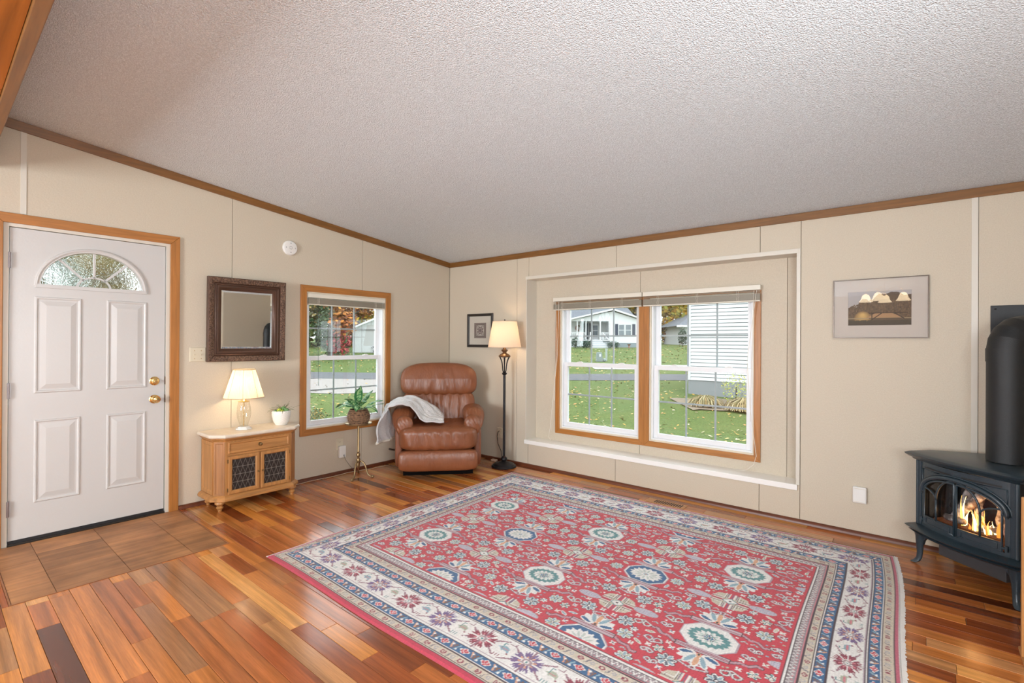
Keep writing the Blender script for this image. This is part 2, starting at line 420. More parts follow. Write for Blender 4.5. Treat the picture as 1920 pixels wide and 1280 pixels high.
# crowns
crA = MB()
y0, y1 = -3.94, 0.0
crA.add([(0, y0, ceilz(y0)-0.058), (0.016, y0, ceilz(y0)-0.058), (0.024, y0, ceilz(y0)), (0, y0, ceilz(y0)),
         (0, y1, ceilz(y1)-0.058), (0.016, y1, ceilz(y1)-0.058), (0.024, y1, ceilz(y1)), (0, y1, ceilz(y1))],
        [(0, 1, 2, 3), (7, 6, 5, 4), (0, 4, 5, 1), (1, 5, 6, 2), (2, 6, 7, 3), (0, 3, 7, 4)])
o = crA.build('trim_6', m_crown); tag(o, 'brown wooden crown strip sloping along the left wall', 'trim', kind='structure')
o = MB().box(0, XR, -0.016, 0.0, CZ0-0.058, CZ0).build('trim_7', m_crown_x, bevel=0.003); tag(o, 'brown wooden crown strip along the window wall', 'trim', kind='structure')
# baseboards (quarter rounds)
def qround(path, r=0.026):
    return MB().tube(path, r, 10)
def qr_profile(name, along, a, b, lab):
    mb = MB(); pr = [(0, 0)] + [(0.022*math.cos(t*PI/10), 0.030*math.sin(t*PI/10)) for t in range(6)]
    if along == 'y': mb.prism([(p, q) for p, q in pr], a, b, 'xz')
    else: mb.prism([(-p, q) for p, q in pr], a, b, 'yz')
    o = mb.build(name, m_base, smooth=True); tag(o, lab, 'baseboard', kind='structure'); return o
qr_profile('baseboard_left', 'y', -2.885, 0.0, 'dark quarter-round strip at the foot of the left wall')
qr_profile('baseboard_front', 'x', 0.0, XR, 'dark quarter-round strip at the foot of the window wall')
qr_profile('baseboard_left_2', 'y', YB, -3.935, 'dark quarter-round strip left of the door')

# ---------------------------------------------------------------- floor
m_sub = mat('subfloor', (0.05, 0.022, 0.01), 0.8)
fl = MB().box(-0.13, XR+0.1, 0.18, YB-0.1, -0.1, -0.005).build('floor', m_sub); tag(fl, 'glossy hardwood strip floor in mixed orange and brown boards', 'floor', kind='structure')
def plank_material():
    m = mat('hardwood_plank', (0.4, 0.15, 0.05), 0.20, attr='col', spec=0.5, coat=0.3)
    N = m.node_tree.nodes; L = m.node_tree.links; b = N['Principled BSDF']
    b.inputs['Coat Roughness'].default_value = 0.14
    g = N.new('ShaderNodeNewGeometry'); a2 = N.new('ShaderNodeAttribute'); a2.attribute_name = 'off'
    ad = N.new('ShaderNodeVectorMath'); ad.operation = 'ADD'; L.new(g.outputs['Position'], ad.inputs[0]); L.new(a2.outputs['Vector'], ad.inputs[1])
    mp = N.new('ShaderNodeMapping'); mp.inputs['Scale'].default_value = (1.1, 30, 30); L.new(ad.outputs[0], mp.inputs[0])
    n = N.new('ShaderNodeTexNoise'); n.inputs['Scale'].default_value = 1; n.inputs['Detail'].default_value = 6; n.inputs['Distortion'].default_value = 0.5; L.new(mp.outputs[0], n.inputs[0])
    mp2 = N.new('ShaderNodeMapping'); mp2.inputs['Scale'].default_value = (12, 260, 260); L.new(ad.outputs[0], mp2.inputs[0])
    n2 = N.new('ShaderNodeTexNoise'); n2.inputs['Scale'].default_value = 1; n2.inputs['Detail'].default_value = 3; L.new(mp2.outputs[0], n2.inputs[0])
    mr = N.new('ShaderNodeMapRange'); mr.inputs[1].default_value = 0.3; mr.inputs[2].default_value = 0.7; mr.inputs[3].default_value = 0.55; mr.inputs[4].default_value = 1.12; L.new(n.outputs['Fac'], mr.inputs[0])
    mr2 = N.new('ShaderNodeMapRange'); mr2.inputs[1].default_value = 0.3; mr2.inputs[2].default_value = 0.7; mr2.inputs[3].default_value = 0.88; mr2.inputs[4].default_value = 1.1; L.new(n2.outputs['Fac'], mr2.inputs[0])
    mu = N.new('ShaderNodeMath'); mu.operation = 'MULTIPLY'; L.new(mr.outputs[0], mu.inputs[0]); L.new(mr2.outputs[0], mu.inputs[1])
    vm = N.new('ShaderNodeVectorMath'); vm.operation = 'SCALE'
    src = b.inputs['Base Color'].links[0].from_socket
    L.new(src, vm.inputs[0]); L.new(mu.outputs[0], vm.inputs['Scale']); L.new(vm.outputs[0], b.inputs['Base Color'])
    bp = N.new('ShaderNodeBump'); bp.inputs['Strength'].default_value = 0.05; bp.inputs['Distance'].default_value = 0.002; L.new(n2.outputs['Fac'], bp.inputs['Height'])
    L.new(bp.outputs[0], b.inputs['Normal'])
    return m
m_plank = plank_material()
TX1, TY0, TY1 = 1.005, -3.90, -2.885
def toscreen(p):
    d = Vector(p)-Vector(CAM); z = d.dot(_f)
    if z < 0.1: return None
    return 960+FPX*d.dot(_r2)/z, 640-FPX*d.dot(_u2)/z
def seen_area(x0, x1, y0, y1):
    q = [toscreen((a, b, 0)) for a, b in ((x0, y0), (x1, y0), (x1, y1), (x0, y1))]
    if any(p is None for p in q): return 0
    cx = sum(p[0] for p in q)/4; cyy = sum(p[1] for p in q)/4
    if max(p[0] for p in q) < 0 or min(p[0] for p in q) > 1920 or min(p[1] for p in q) > 1280 or cyy < 640: return 0
    ar = abs(sum(q[i][0]*q[(i+1) % 4][1]-q[(i+1) % 4][0]*q[i][1] for i in range(4)))/2
    if x0 > 1.40 and x1 < 4.36 and y0 > -2.79 and y1 < -0.33: return 0
    return ar
pal = [((0.60, 0.205, 0.045), 5), ((0.50, 0.150, 0.034), 6), ((0.36, 0.088, 0.020), 4), ((0.24, 0.058, 0.015), 1.6), ((0.74, 0.34, 0.095), 2.2), ((0.55, 0.25, 0.09), 2.5), ((0.68, 0.25, 0.045), 3), ((0.14, 0.036, 0.012), 0.6), ((0.42, 0.18, 0.07), 2)]
pr = random.Random(11)
planks = []
PW = 0.0835; y = -0.002; row = 0
while y > YB:
    yb = max(y-PW, YB); x = -pr.random()*0.9
    while x < XR:
        x2 = x+pr.choice((0.35, 0.5, 0.62, 0.8, 0.95, 1.15))*(0.85+0.3*pr.random())
        a, b = max(x, 0.0), min(x2, XR)
        if b-a > 0.02:
            segs = [(a, b, yb, y)]
            if yb < TY1 and y > TY0:
                segs = [(max(a, TX1), b, yb, y)] if b > TX1+0.01 else []
                if a < TX1 and y > TY1+0.004: segs.append((a, min(b, TX1), TY1, y))
                if a < TX1 and yb < TY0-0.004: segs.append((a, min(b, TX1), yb, TY0))
            for s0, s1, q0, q1 in segs:
                planks.append((s0, s1, q0, q1, pr.choices([c for c, w in pal], [w for c, w in pal])[0], pr.random()*40, pr.random()*40, 0.88+0.24*pr.random()))
        x = x2
    y = yb; row += 1
order = sorted(range(len(planks)), key=lambda i: -seen_area(*planks[i][:4]))
def plank_mesh(mb, cols, offs, p):
    x0, x1, ya, yb, c, o1, o2, k = p; g = 0.0007; ch = 0.0012
    b = len(mb.v)
    vs = [(x0+g, ya+g, -0.005), (x1-g, ya+g, -0.005), (x1-g, yb-g, -0.005), (x0+g, yb-g, -0.005),
          (x0+g, ya+g, -ch), (x1-g, ya+g, -ch), (x1-g, yb-g, -ch), (x0+g, yb-g, -ch),
          (x0+g+ch, ya+g+ch, 0), (x1-g-ch, ya+g+ch, 0), (x1-g-ch, yb-g-ch, 0), (x0+g+ch, yb-g-ch, 0)]
    fs = [(8, 9, 10, 11)] + [(i, (i+1) % 4, (i+1) % 4+4, i+4) for i in range(4)] + [(i+4, (i+1) % 4+4, (i+1) % 4+8, i+8) for i in range(4)]
    mb.add(vs, fs); cols += [[q*k for q in c]]*12; offs += [(o1, o2, o1-o2)]*12
def plank_obj(ps, name, kind=None):
    mb = MB(); cols = []; offs = []
    for p in ps: plank_mesh(mb, cols, offs, p)
    mb.c = cols; o = mb.build(name, m_plank, fl, kind=kind)
    at = o.data.attributes.new('off', 'FLOAT_VECTOR', 'POINT'); at.data.foreach_set('vector', np.array(offs, np.float32).ravel())
    return o
for i in order[:300]: plank_obj([planks[i]], 'plank')
plank_obj([planks[i] for i in order[300:]], 'plank_field', 'stuff')

# entry tiles
m_tile = mat('entry_tile', (0.50, 0.235, 0.095), 0.5, var=(4, (0.25, 0.11, 0.042), 0.2), objvar=0.18, bump=(30, 0.1), grain=(18, 0.35, 1))
tl = MB().box(0.0, TX1, TY0, TY1, -0.0048, -0.002).build('entry_tile_pad', mat('tile_grout', (0.12, 0.06, 0.035), 0.7)); tag(tl, 'brown tiled entry strip in front of the white door', 'floor tiles', kind='structure')
ys = [TY0+0.008, -3.722, -3.403, -3.087, TY1-0.008]
for i in range(4):
    for xa, xb in ((0.008, 0.40), (0.40, 0.78), (0.78, TX1-0.008)) if i % 2 == 0 else ((0.008, 0.27), (0.27, 0.62), (0.62, TX1-0.008)):
        MB().box(xa+0.0015, xb-0.0015, ys[i]+0.0015, ys[i+1]-0.0015, -0.002, 0.001).build('tile', m_tile, tl)
m_tr = mat('tile_edge_strip', (0.30, 0.12, 0.05), 0.4)
MB().box(0.0, TX1, TY1-0.007, TY1, -0.002, 0.003).box(TX1-0.007, TX1, TY0, TY1-0.007, -0.002, 0.003).box(0.0, TX1-0.007, TY0, TY0+0.007, -0.002, 0.003).build('edge_strip', m_tr, tl)
# ---------------------------------------------------------------- raster drawing (patterns become vertex colours of a fine grid)
class Raster:
    def __init__(s, w, h, cell, base):
        s.nx = int(round(w/cell))+1; s.ny = int(round(h/cell))+1; s.w = w; s.h = h; s.cx = w/(s.nx-1); s.cyy = h/(s.ny-1)
        s.im = np.empty((s.ny, s.nx, 3), np.float32); s.im[:] = base
        s.mask = np.zeros((s.ny, s.nx), bool)
    def win(s, x0, x1, y0, y1):
        i0 = max(0, int(math.floor(x0/s.cx))-1); i1 = min(s.nx, int(math.ceil(x1/s.cx))+2)
        j0 = max(0, int(math.floor(y0/s.cyy))-1); j1 = min(s.ny, int(math.ceil(y1/s.cyy))+2)
        if i1 <= i0 or j1 <= j0: return None
        X, Y = np.meshgrid(np.arange(i0, i1)*s.cx, np.arange(j0, j1)*s.cyy)
        return (slice(j0, j1), slice(i0, i1)), X, Y
    def put(s, sl, m, col):
        s.im[sl][m] = col; s.mask[sl] |= m
    def poly(s, pts, col):
        xs = [p[0] for p in pts]; ys = [p[1] for p in pts]; w = s.win(min(xs), max(xs), min(ys), max(ys))
        if not w: return
        sl, X, Y = w; ins = np.zeros(X.shape, bool); n = len(pts)
        for i in range(n):
            x1, y1 = pts[i]; x2, y2 = pts[(i+1) % n]
            if y1 == y2: continue
            c = ((y1 > Y) != (y2 > Y)) & (X < (x2-x1)*(Y-y1)/(y2-y1)+x1); ins ^= c
        s.put(sl, ins, col)
    def ell(s, cx, cy_, a, b, col, rot=0):
        R_ = max(a, b); w = s.win(cx-R_, cx+R_, cy_-R_, cy_+R_)
        if not w: return
        sl, X, Y = w; c, n = math.cos(rot), math.sin(rot); dx = X-cx; dy = Y-cy_
        s.put(sl, ((dx*c+dy*n)/a)**2+((-dx*n+dy*c)/b)**2 <= 1, col)
    def rect(s, x0, x1, y0, y1, col): s.poly([(x0, y0), (x1, y0), (x1, y1), (x0, y1)], col)
    def stroke(s, pts, wd, col):
        for (x1, y1), (x2, y2) in zip(pts[:-1], pts[1:]):
            w = s.win(min(x1, x2)-wd, max(x1, x2)+wd, min(y1, y2)-wd, max(y1, y2)+wd)
            if not w: continue
            sl, X, Y = w; dx, dy = x2-x1, y2-y1; L2 = dx*dx+dy*dy+1e-12
            t = np.clip(((X-x1)*dx+(Y-y1)*dy)/L2, 0, 1)
            s.put(sl, (X-x1-t*dx)**2+(Y-y1-t*dy)**2 <= (wd/2)**2, col)
    def mesh(s, name, m, parent, P, smooth=True):
        """P(X, Y) -> (n,3) positions"""
        X, Y = np.meshgrid(np.arange(s.nx)*s.cx, np.arange(s.ny)*s.cyy)
        co = P(X.ravel(), Y.ravel()).astype(np.float32)
        i = np.arange((s.ny-1)*(s.nx-1)); a = (i//(s.nx-1))*s.nx+i % (s.nx-1)
        q = np.stack([a, a+1, a+1+s.nx, a+s.nx], 1).astype(np.int32)
        me = bpy.data.meshes.new(name); me.vertices.add(len(co)); me.vertices.foreach_set('co', co.ravel())
        me.loops.add(q.size); me.loops.foreach_set('vertex_index', q.ravel()); me.polygons.add(len(q))
        me.polygons.foreach_set('loop_start', np.arange(0, q.size, 4, dtype=np.int32)); me.polygons.foreach_set('loop_total', np.full(len(q), 4, np.int32))
        me.update(calc_edges=True); me.validate()
        me.polygons.foreach_set('use_smooth', [smooth]*len(me.polygons))
        at = me.color_attributes.new('col', 'FLOAT_COLOR', 'POINT'); arr = np.ones((len(co), 4), np.float32); arr[:, :3] = s.im.reshape(-1, 3)
        at.data.foreach_set('color', arr.ravel()); me.materials.append(m)
        o = bpy.data.objects.new(name, me); COL.objects.link(o); o.parent = parent
        return o

def ring_loft(prof, u0, u1, z0, z1, P, cap=False, front=True):
    """nested rectangle rings: prof = [(inset, height)]; P(u,z,h) -> point"""
    mb = MB(); vs = []; fs = []
    for ins, h in prof:
        for u, z in ((u0+ins, z0+ins), (u1-ins, z0+ins), (u1-ins, z1-ins), (u0+ins, z1-ins)): vs.append(P(u, z, h))
    for j in range(len(prof)-1):
        for i in range(4):
            k = (i+1) % 4; fs.append((j*4+i, j*4+k, (j+1)*4+k, (j+1)*4+i))
    if cap: b = (len(prof)-1)*4; fs.append((b, b+1, b+2, b+3))
    return mb.add(vs, fs)

PA = lambda u, z, h: (h, u, z)          # left wall: u = y, h into the room
PB = lambda u, z, h: (u, -h, z)         # front wall: u = x

# ---------------------------------------------------------------- white entry door
YL, YR_, ZT = -3.825, -2.978, 2.053
FC = (YL+YR_)/2+0.0; FA, FB, FZ = 0.292, 0.262, 1.690
ldoor = MB().box(-0.052, -0.012, YL, YR_, 0.03, FZ)
arc = [(FC+FA*math.cos(PI-PI*i/28), FZ+FB*math.sin(PI-PI*i/28)) for i in range(29)]
ldoor.prism([(YL, FZ)] + arc + [(YR_, FZ), (YR_, ZT), (YL, ZT)], -0.052, -0.012, 'yz')
door = ldoor.build('door_1', m_door); tag(door, 'white four-panel entry door with a half-round window at its top', 'door', kind='structure')
for (a, b, c, d) in ((-3.708, -3.469, 0.975, 1.616), (-3.332, -3.093, 0.975, 1.616), (-3.706, -3.472, 0.253, 0.798), (-3.329, -3.095, 0.257, 0.796)):
    ring_loft([(0, 0), (0.005, 0.007), (0.012, 0.007), (0.018, 0.0012), (0.027, 0.0012), (0.058, 0.008)], a, b, c, d, lambda u, z, h: (-0.012+h, u, z), cap=True).build('door_panel', m_door, door)
def arc_band(mb, a0, b0, a1, b1, x0, x1, n=28, zc=FZ, c=FC):
    for i in range(n):
        t0, t1 = PI*i/n, PI*(i+1)/n
        q = []
        for (a, b, x) in ((a0, b0, x0), (a1, b1, x1)):
            for t in (t0, t1): q.append((x, c+a*math.cos(t), zc+b*math.sin(t)))
        mb.add(q, [(0, 1, 3, 2)])
    return mb
ff = MB()
for (o0, x0, o1, x1) in ((0.018, -0.012, 0.014, 0.0), (0.014, 0.0, 0.004, 0.003), (0.004, 0.003, -0.006, -0.002), (-0.006, -0.002, -0.012, -0.002), (-0.012, -0.002, -0.016, -0.03)):
    arc_band(ff, FA+o0, FB+o0, FA+o1, FB+o1, x0, x1)
ff.box(-0.03, 0.002, FC-FA-0.012, FC+FA+0.012, FZ-0.014, FZ+0.010)
ff.build('fanlight_frame', m_door, door, smooth=True)
sp = MB()
for t in (PI/4+0.06, PI/2, 3*PI/4-0.06):
    sp.bar((-0.022, FC+0.085*math.cos(t), FZ+0.075*math.sin(t)), (-0.022, FC+(FA-0.01)*math.cos(t), FZ+(FB-0.01)*math.sin(t)), 0.013, 0.012, (1, 0, 0))
sp.build('fanlight_spoke', m_door, door)
sa = MB(); arc_band(sa, 0.098, 0.084, 0.086, 0.072, -0.016, -0.016, 14); arc_band(sa, 0.098, 0.084, 0.098, 0.084, -0.028, -0.016, 14); arc_band(sa, 0.086, 0.072, 0.086, 0.072, -0.016, -0.028, 14)
sa.build('fanlight_hub', m_door, door)
angs = [0, PI/4+0.06, PI/2, 3*PI/4-0.06, PI]
for t0, t1 in zip(angs[:-1], angs[1:]):
    ts = [t0+(t1-t0)*i/7 for i in range(8)]
    MB().prism([(FC+(FA-0.008)*math.cos(t), FZ+(FB-0.008)*math.sin(t)) for t in ts]+[(FC+0.09*math.cos(t), FZ+0.078*math.sin(t)) for t in ts[::-1]], -0.034, -0.030, 'yz').build('pane', m_fan, door)
MB().prism([(FC+0.088*math.cos(PI*i/10), FZ+0.075*math.sin(PI*i/10)) for i in range(11)], -0.034, -0.030, 'yz').build('pane', m_fan, door)
# knob, deadbolt
def rosette_knob(z, dead):
    mb = MB().lathe([(0.0, 0.0), (0.033, 0.0), (0.033, 0.004), (0.026, 0.010), (0.014, 0.013)], 24, (-0.012, -3.043, z), 'x')
    if dead: mb.lathe([(0.014, 0.012), (0.016, 0.018), (0.0, 0.02)], 20, (-0.012, -3.043, z), 'x').rbox(0.010, 0.020, 0.006, (0.018, -3.043, z), 6)
    else: mb.lathe([(0.011, 0.012), (0.010, 0.03), (0.018, 0.038), (0.026, 0.05), (0.027, 0.058), (0.020, 0.067), (0.0, 0.07)], 24, (-0.012, -3.043, z), 'x')
    return mb
rosette_knob(1.02, True).build('deadbolt', m_brass, door, smooth=True)
rosette_knob(0.882, False).build('door_knob', m_brass, door, smooth=True)
for z in (1.84, 1.0, 0.24):
    MB().cyl((0.002, YL-0.002, z-0.05), (0.002, YL-0.002, z+0.05), 0.006, n=10).box(-0.012, -0.009, YL, YL+0.008, z-0.05, z+0.05).build('hinge', mat('hinge_steel', (0.30, 0.26, 0.26), 0.35, 0.8), door)
for z in (1.02, 0.882): MB().box(-0.03, -0.006, YR_+0.001, YR_+0.006, z-0.03, z+0.03).build('strike_plate', mat('dark_brass', (0.15, 0.09, 0.04), 0.4, 0.8), door)
jm = MB().box(-0.12, 0.0, -3.852, YL-0.004, 0.0, ZT+0.004).box(-0.12, 0.0, YR_+0.006, -2.952, 0.0, ZT+0.004).box(-0.12, 0.0, -3.852, -2.952, ZT+0.004, 2.08)
jm.build('door_jamb', m_trimwhite, door)
MB().box(-0.12, 0.0, YL-0.004, YR_+0.004, 0.0, 0.012).build('threshold', mat('threshold_metal', (0.05, 0.045, 0.04), 0.35, 0.6), door)
MB().box(-0.04, -0.010, YL, YR_, 0.010, 0.032).build('door_sweep', m_black, door)
def casing(parent, u0, u1, z0, z1, w, P, t=0.016, bottom=True, mats=None):
    """four mitred boards around the opening"""
    mv, mh = mats
    def board(pts, m):
        mb = MB(); n = len(pts)
        mb.add([P(u, z, 0) for u, z in pts]+[P(u, z, t) for u, z in pts], [tuple(range(n))[::-1], tuple(range(n, 2*n))]+[(i, (i+1) % n, n+(i+1) % n, n+i) for i in range(n)])
        mb.build('casing', m, parent, bevel=0.003)
    zb0 = z0-w if bottom else z0
    board([(u0-w, zb0), (u0, z0), (u0, z1), (u0-w, z1+w)], mv)
    board([(u1+w, zb0), (u1, z0), (u1, z1), (u1+w, z1+w)], mv)
    board([(u0-w, z1+w), (u0, z1), (u1, z1), (u1+w, z1+w)], mh)
    if bottom: board([(u0-w, zb0), (u0, z0), (u1, z0), (u1+w, zb0)], mh)
casing(door, -3.856, -2.948, 0.0, 2.078, 0.062, PA, 0.018, False, (m_oak, m_oak_y))

# ---------------------------------------------------------------- windows
def window(name, hole, P, label, wcas, mats):
    """P(u,z,d): d > 0 outwards"""
    u0, u1, z0, z1 = hole
    def B(mb, a, b, c, d, e, f):
        vs = [P(u, z, q) for q in (e, f) for u, z in ((a, c), (b, c), (b, d), (a, d))]
        return mb.add(vs, [(0, 1, 2, 3), (7, 6, 5, 4), (0, 4, 5, 1), (1, 5, 6, 2), (2, 6, 7, 3), (3, 7, 4, 0)])
    def ring(mb, a, b, c, d, w, e, f):
        B(mb, a, a+w, c, d, e, f); B(mb, b-w, b, c, d, e, f); B(mb, a+w, b-w, c, c+w, e, f); B(mb, a+w, b-w, d-w, d, e, f); return mb
    fr = ring(MB(), u0, u1, z0, z1, 0.028, 0.018, 0.115).build(name, m_vinyl, bevel=0.002)
    tag(fr, label, 'window', kind='structure')
    ring(MB(), u0, u1, z0, z1, 0.012, 0.0, 0.018).build('jamb_liner', mat('pale_jamb', (0.78, 0.70, 0.55), 0.45), fr)
    zm = z0+(z1-z0)*0.513
    ia, ib = u0+0.028, u1-0.028
    for nm, c, d, e in (('upper_sash', zm-0.022, z1-0.028, 0.078), ('lower_sash', z0+0.028, zm+0.022, 0.040)):
        w = 0.042
        s_ = ring(MB(), ia, ib, c, d, w, e, e+0.030).build(nm, m_vinyl, fr, bevel=0.002)
        ga, gb, gc, gd = ia+w, ib-w, c+w, d-w
        B(MB(), ga-0.004, gb+0.004, gc-0.004, gd+0.004, e+0.012, e+0.016).build('pane', m_pane, s_)
        g = MB()
        for k in (1, 2):
            uu = ga+(gb-ga)*k/3; B(g, uu-0.0075, uu+0.0075, gc, gd, e+0.018, e+0.024)
        zz = (gc+gd)/2; B(g, ga, gb, zz-0.0075, zz+0.0075, e+0.0175, e+0.0245)
        g.build('grille', m_grille, s_)
        if nm == 'lower_sash':
            for k in (0.22, 0.78):
                uu = ia+(ib-ia)*k; l = MB(); B(l, uu-0.03, uu+0.03, d, d+0.006, e+0.004, e+0.026); B(l, uu-0.012, uu+0.02, d+0.006, d+0.012, e+0.006, e+0.02)
                l.build('sash_lock', m_whitepl, s_, bevel=0.002)
    casing(fr, u0, u1, z0, z1, wcas, lambda u, z, h: P(u, z, -h), 0.016, True, mats)
    return fr
PWA = lambda u, z, d: (-d, u, z)
PWB = lambda u, z, d: (u, ND+d, z)
window('window_1', WINA, PWA, 'tall two-sash grilled window in the left wall behind the potted plant', 0.061, (m_oak, m_oak_y))
window('window_2', WB, PWB, 'left half of the wide oak-trimmed double window', 0.05, (m_oak, m_oak_x))
window('window_3', WB2, PWB, 'right half of the wide oak-trimmed double window', 0.05, (m_oak, m_oak_x))
# invented panes out of view, added to go with the fill lights
MB().box(1.6, 3.05, YB-0.08, YB-0.075, 0.7, 2.1).build('added_rear_pane', m_pane)
tag(bpy.data.objects['added_rear_pane'], 'wide added window pane in the unseen rear wall', 'window', kind='structure')
MB().box(XR+0.07, XR+0.075, -4.85, -3.05, 0.85, 2.05).build('added_side_pane', m_pane)
tag(bpy.data.objects['added_side_pane'], 'added window pane in the right wall beside the camera', 'window', kind='structure')

# ---------------------------------------------------------------- blinds
m_slat = mat('taupe_slat', (0.36, 0.32, 0.25), 0.45)
m_head = mat('blind_rail', (0.74, 0.70, 0.60), 0.4)
m_cord = mat('blind_cord', (0.75, 0.71, 0.62), 0.7)
def blind(name, u0, u1, ztop, P, label, d0, ladders, loose=2):
    t = thing(name, label, 'blind', group='raised slat blinds')
    def B(mb, a, b, c, d, e, f):
        vs = [P(u, z, q) for q in (e, f) for u, z in ((a, c), (b, c), (b, d), (a, d))]
        return mb.add(vs, [(0, 1, 2, 3), (7, 6, 5, 4), (0, 4, 5, 1), (1, 5, 6, 2), (2, 6, 7, 3), (3, 7, 4, 0)])
    B(MB(), u0, u1, ztop-0.040, ztop, d0, d0+0.035).build('headrail', m_head, t, bevel=0.002)
    z = ztop-0.046
    for k in range(loose):
        B(MB(), u0+0.006, u1-0.006, z-0.003, z, d0+0.003, d0+0.030).build('slat', m_slat, t); z -= 0.011
    zs = z; n = 16; st = MB()
    for k in range(n):
        j = 0.0015*math.sin(k*2.3); B(st, u0+0.004, u1-0.004, z-0.0024, z, d0+0.002+j, d0+0.032+j); z -= 0.0034
    st.build('slat_stack', m_slat, t, kind='stuff')
    B(MB(), u0+0.004, u1-0.004, z-0.010, z, d0+0.004, d0+0.030).build('bottom_rail', m_head, t, bevel=0.002)
    for f in ladders:
        u = u0+(u1-u0)*f; l = MB()
        for s_ in (-0.007, 0.007):
            pts = [P(u+s_, ztop-0.042, d0-0.001)] + [P(u+s_+0.004*math.sin(i*2.1+f*9), ztop-0.042-(ztop-0.042-z)*i/6, d0-0.002-0.002*math.sin(i*1.7)) for i in range(1, 7)]
            l.tube(pts, 0.0013, 5)
        l.build('ladder_cord', m_cord, t)
    return t, z
b1, zb1 = blind('window_blind', WINA[0]+0.013, WINA[1]-0.013, WINA[3]-0.014, lambda u, z, d: (-d, u, z), 'raised taupe slat blind inside the left-wall window', -0.012, (0.12, 0.86), 0)
b2, zb2 = blind('window_blind', 1.478, 2.484, 1.805, lambda u, z, d: (u, ND-0.017+d, z), 'raised taupe slat blind over the left half of the double window', -0.040, (0.12, 0.45, 0.80))
b3, zb3 = blind('window_blind', 2.494, 3.500, 1.805, lambda u, z, d: (u, ND-0.017+d, z), 'raised taupe slat blind over the right half of the double window', -0.040, (0.15, 0.5, 0.83))
# cords and wands
MB().cyl((-0.004, -1.722, 1.76), (-0.002, -1.715, 0.90), 0.004, n=6).build('tilt_wand', glass_mat('clear_plastic', (0.75, 0.8, 0.8)), b1)
MB().tube([(0.012, -0.985, 1.75), (0.014, -0.988, 1.2), (0.013, -0.99, 0.62)], 0.0015, 5).lathe([(0.001, 0), (0.006, -0.01), (0.006, -0.035), (0.001, -0.04)], 8, (0.013, -0.99, 0.62)).build('pull_cord', m_cord, b1)
yq = ND-0.065
MB().tube([(1.520, yq, 1.76), (1.535, yq, 1.3), (1.512, yq, 0.88), (1.509, yq, 0.72)], 0.002, 5).build('pull_cord', m_cord, b2)
MB().tube([(1.560, yq, 1.76), (1.545, yq, 1.2), (1.500, yq, 0.8), (1.455, yq, 0.42), (1.445, yq-0.01, 0.33), (1.47, yq, NZ0+0.004)], 0.002, 5).build('pull_cord', m_cord, b2)
MB().tube([(3.455, yq, 1.76), (3.44, yq, 1.2), (3.43, yq, 0.70)], 0.002, 5).build('pull_cord', m_cord, b3)
MB().tube([(3.475, yq, 1.76), (3.405, yq, 1.2), (3.43, yq, 0.8), (3.478, yq, 0.43), (3.46, yq-0.01, 0.36), (3.41, yq-0.01, 0.31), (3.33, yq-0.01, NZ0+0.004)], 0.002, 5).build('pull_cord', m_cord, b3)

# ---------------------------------------------------------------- mirror
m_bronze = mat('bronze_frame', (0.085, 0.042, 0.026), 0.34, 0.35, bump=(60, 0.15))
m_carved = mat('carved_bronze', (0.07, 0.038, 0.026), 0.38, 0.35, bump=(140, 0.9), var=(90, (0.24, 0.14, 0.09), 0.12))
t = thing('wall_mirror', 'square mirror in a carved dark bronze frame above the lit table lamp', 'mirror', (0.012, -2.385, 1.157)); t.rotation_euler = (0, 0.0185, -0.0235)
mu0, mu1, mz1 = -0.313, 0.313, 0.70
ring_loft([(0, 0.002), (0, 0.040), (0.006, 0.048)], mu0, mu1, 0, mz1, PA).build('frame_edge', m_bronze, t)
# carved band with real relief
def carved(mb):
    n = 90; rows = 5
    per = [((mu0, 0), (mu1, 0)), ((mu1, 0), (mu1, mz1)), ((mu1, mz1), (mu0, mz1)), ((mu0, mz1), (mu0, 0))]
    inw = [(0, 1), (-1, 0), (0, -1), (1, 0)]; dirs = [(1, 0), (0, 1), (-1, 0), (0, -1)]
    for sidx in range(4):
        (a, b), (c, d) = per[sidx]; L_ = math.hypot(c-a, d-b); vs = []; fs = []
        for j in range(rows+1):
            ins = 0.006+0.040*j/rows
            for i in range(n+1):
                f = i/n; s_ = ins+(L_-2*ins)*f
                u = a+dirs[sidx][0]*s_+inw[sidx][0]*ins; z = b+dirs[sidx][1]*s_+inw[sidx][1]*ins
                base = 0.048-0.010*j/rows
                rel = 0 if j in (0, rows) else 0.006*abs(math.sin(i*0.7+j*1.3))*abs(math.sin(i*0.23+1))+0.003*math.sin(i*2.1+j*2.7)
                vs.append((base+rel, u, z))
        for j in range(rows):
            for i in range(n): fs.append((j*(n+1)+i, j*(n+1)+i+1, (j+1)*(n+1)+i+1, (j+1)*(n+1)+i))
        mb.add(vs, fs)
    return mb
carved(MB()).build('carved_band', m_carved, t, smooth='all')
ring_loft([(0.046, 0.038), (0.050, 0.030), (0.056, 0.034), (0.064, 0.034), (0.068, 0.027), (0.078, 0.030), (0.088, 0.026), (0.092, 0.020), (0.106, 0.013), (0.108, 0.006)], mu0, mu1, 0, mz1, PA).build('inner_moulding', m_bronze, t, smooth=True)
MB().box(0.001, 0.005, mu0+0.01, mu1-0.01, 0.01, mz1-0.01).build('backing', m_dark, t)
m_mirror = mat('mirror_silver', (0.86, 0.90, 0.89), 0.0, 1.0)
ring_loft([(0.106, 0.0065), (0.122, 0.0085), (0.1221, 0.0085)], mu0, mu1, 0, mz1, PA, cap=True).build('mirror_glass', m_mirror, t)

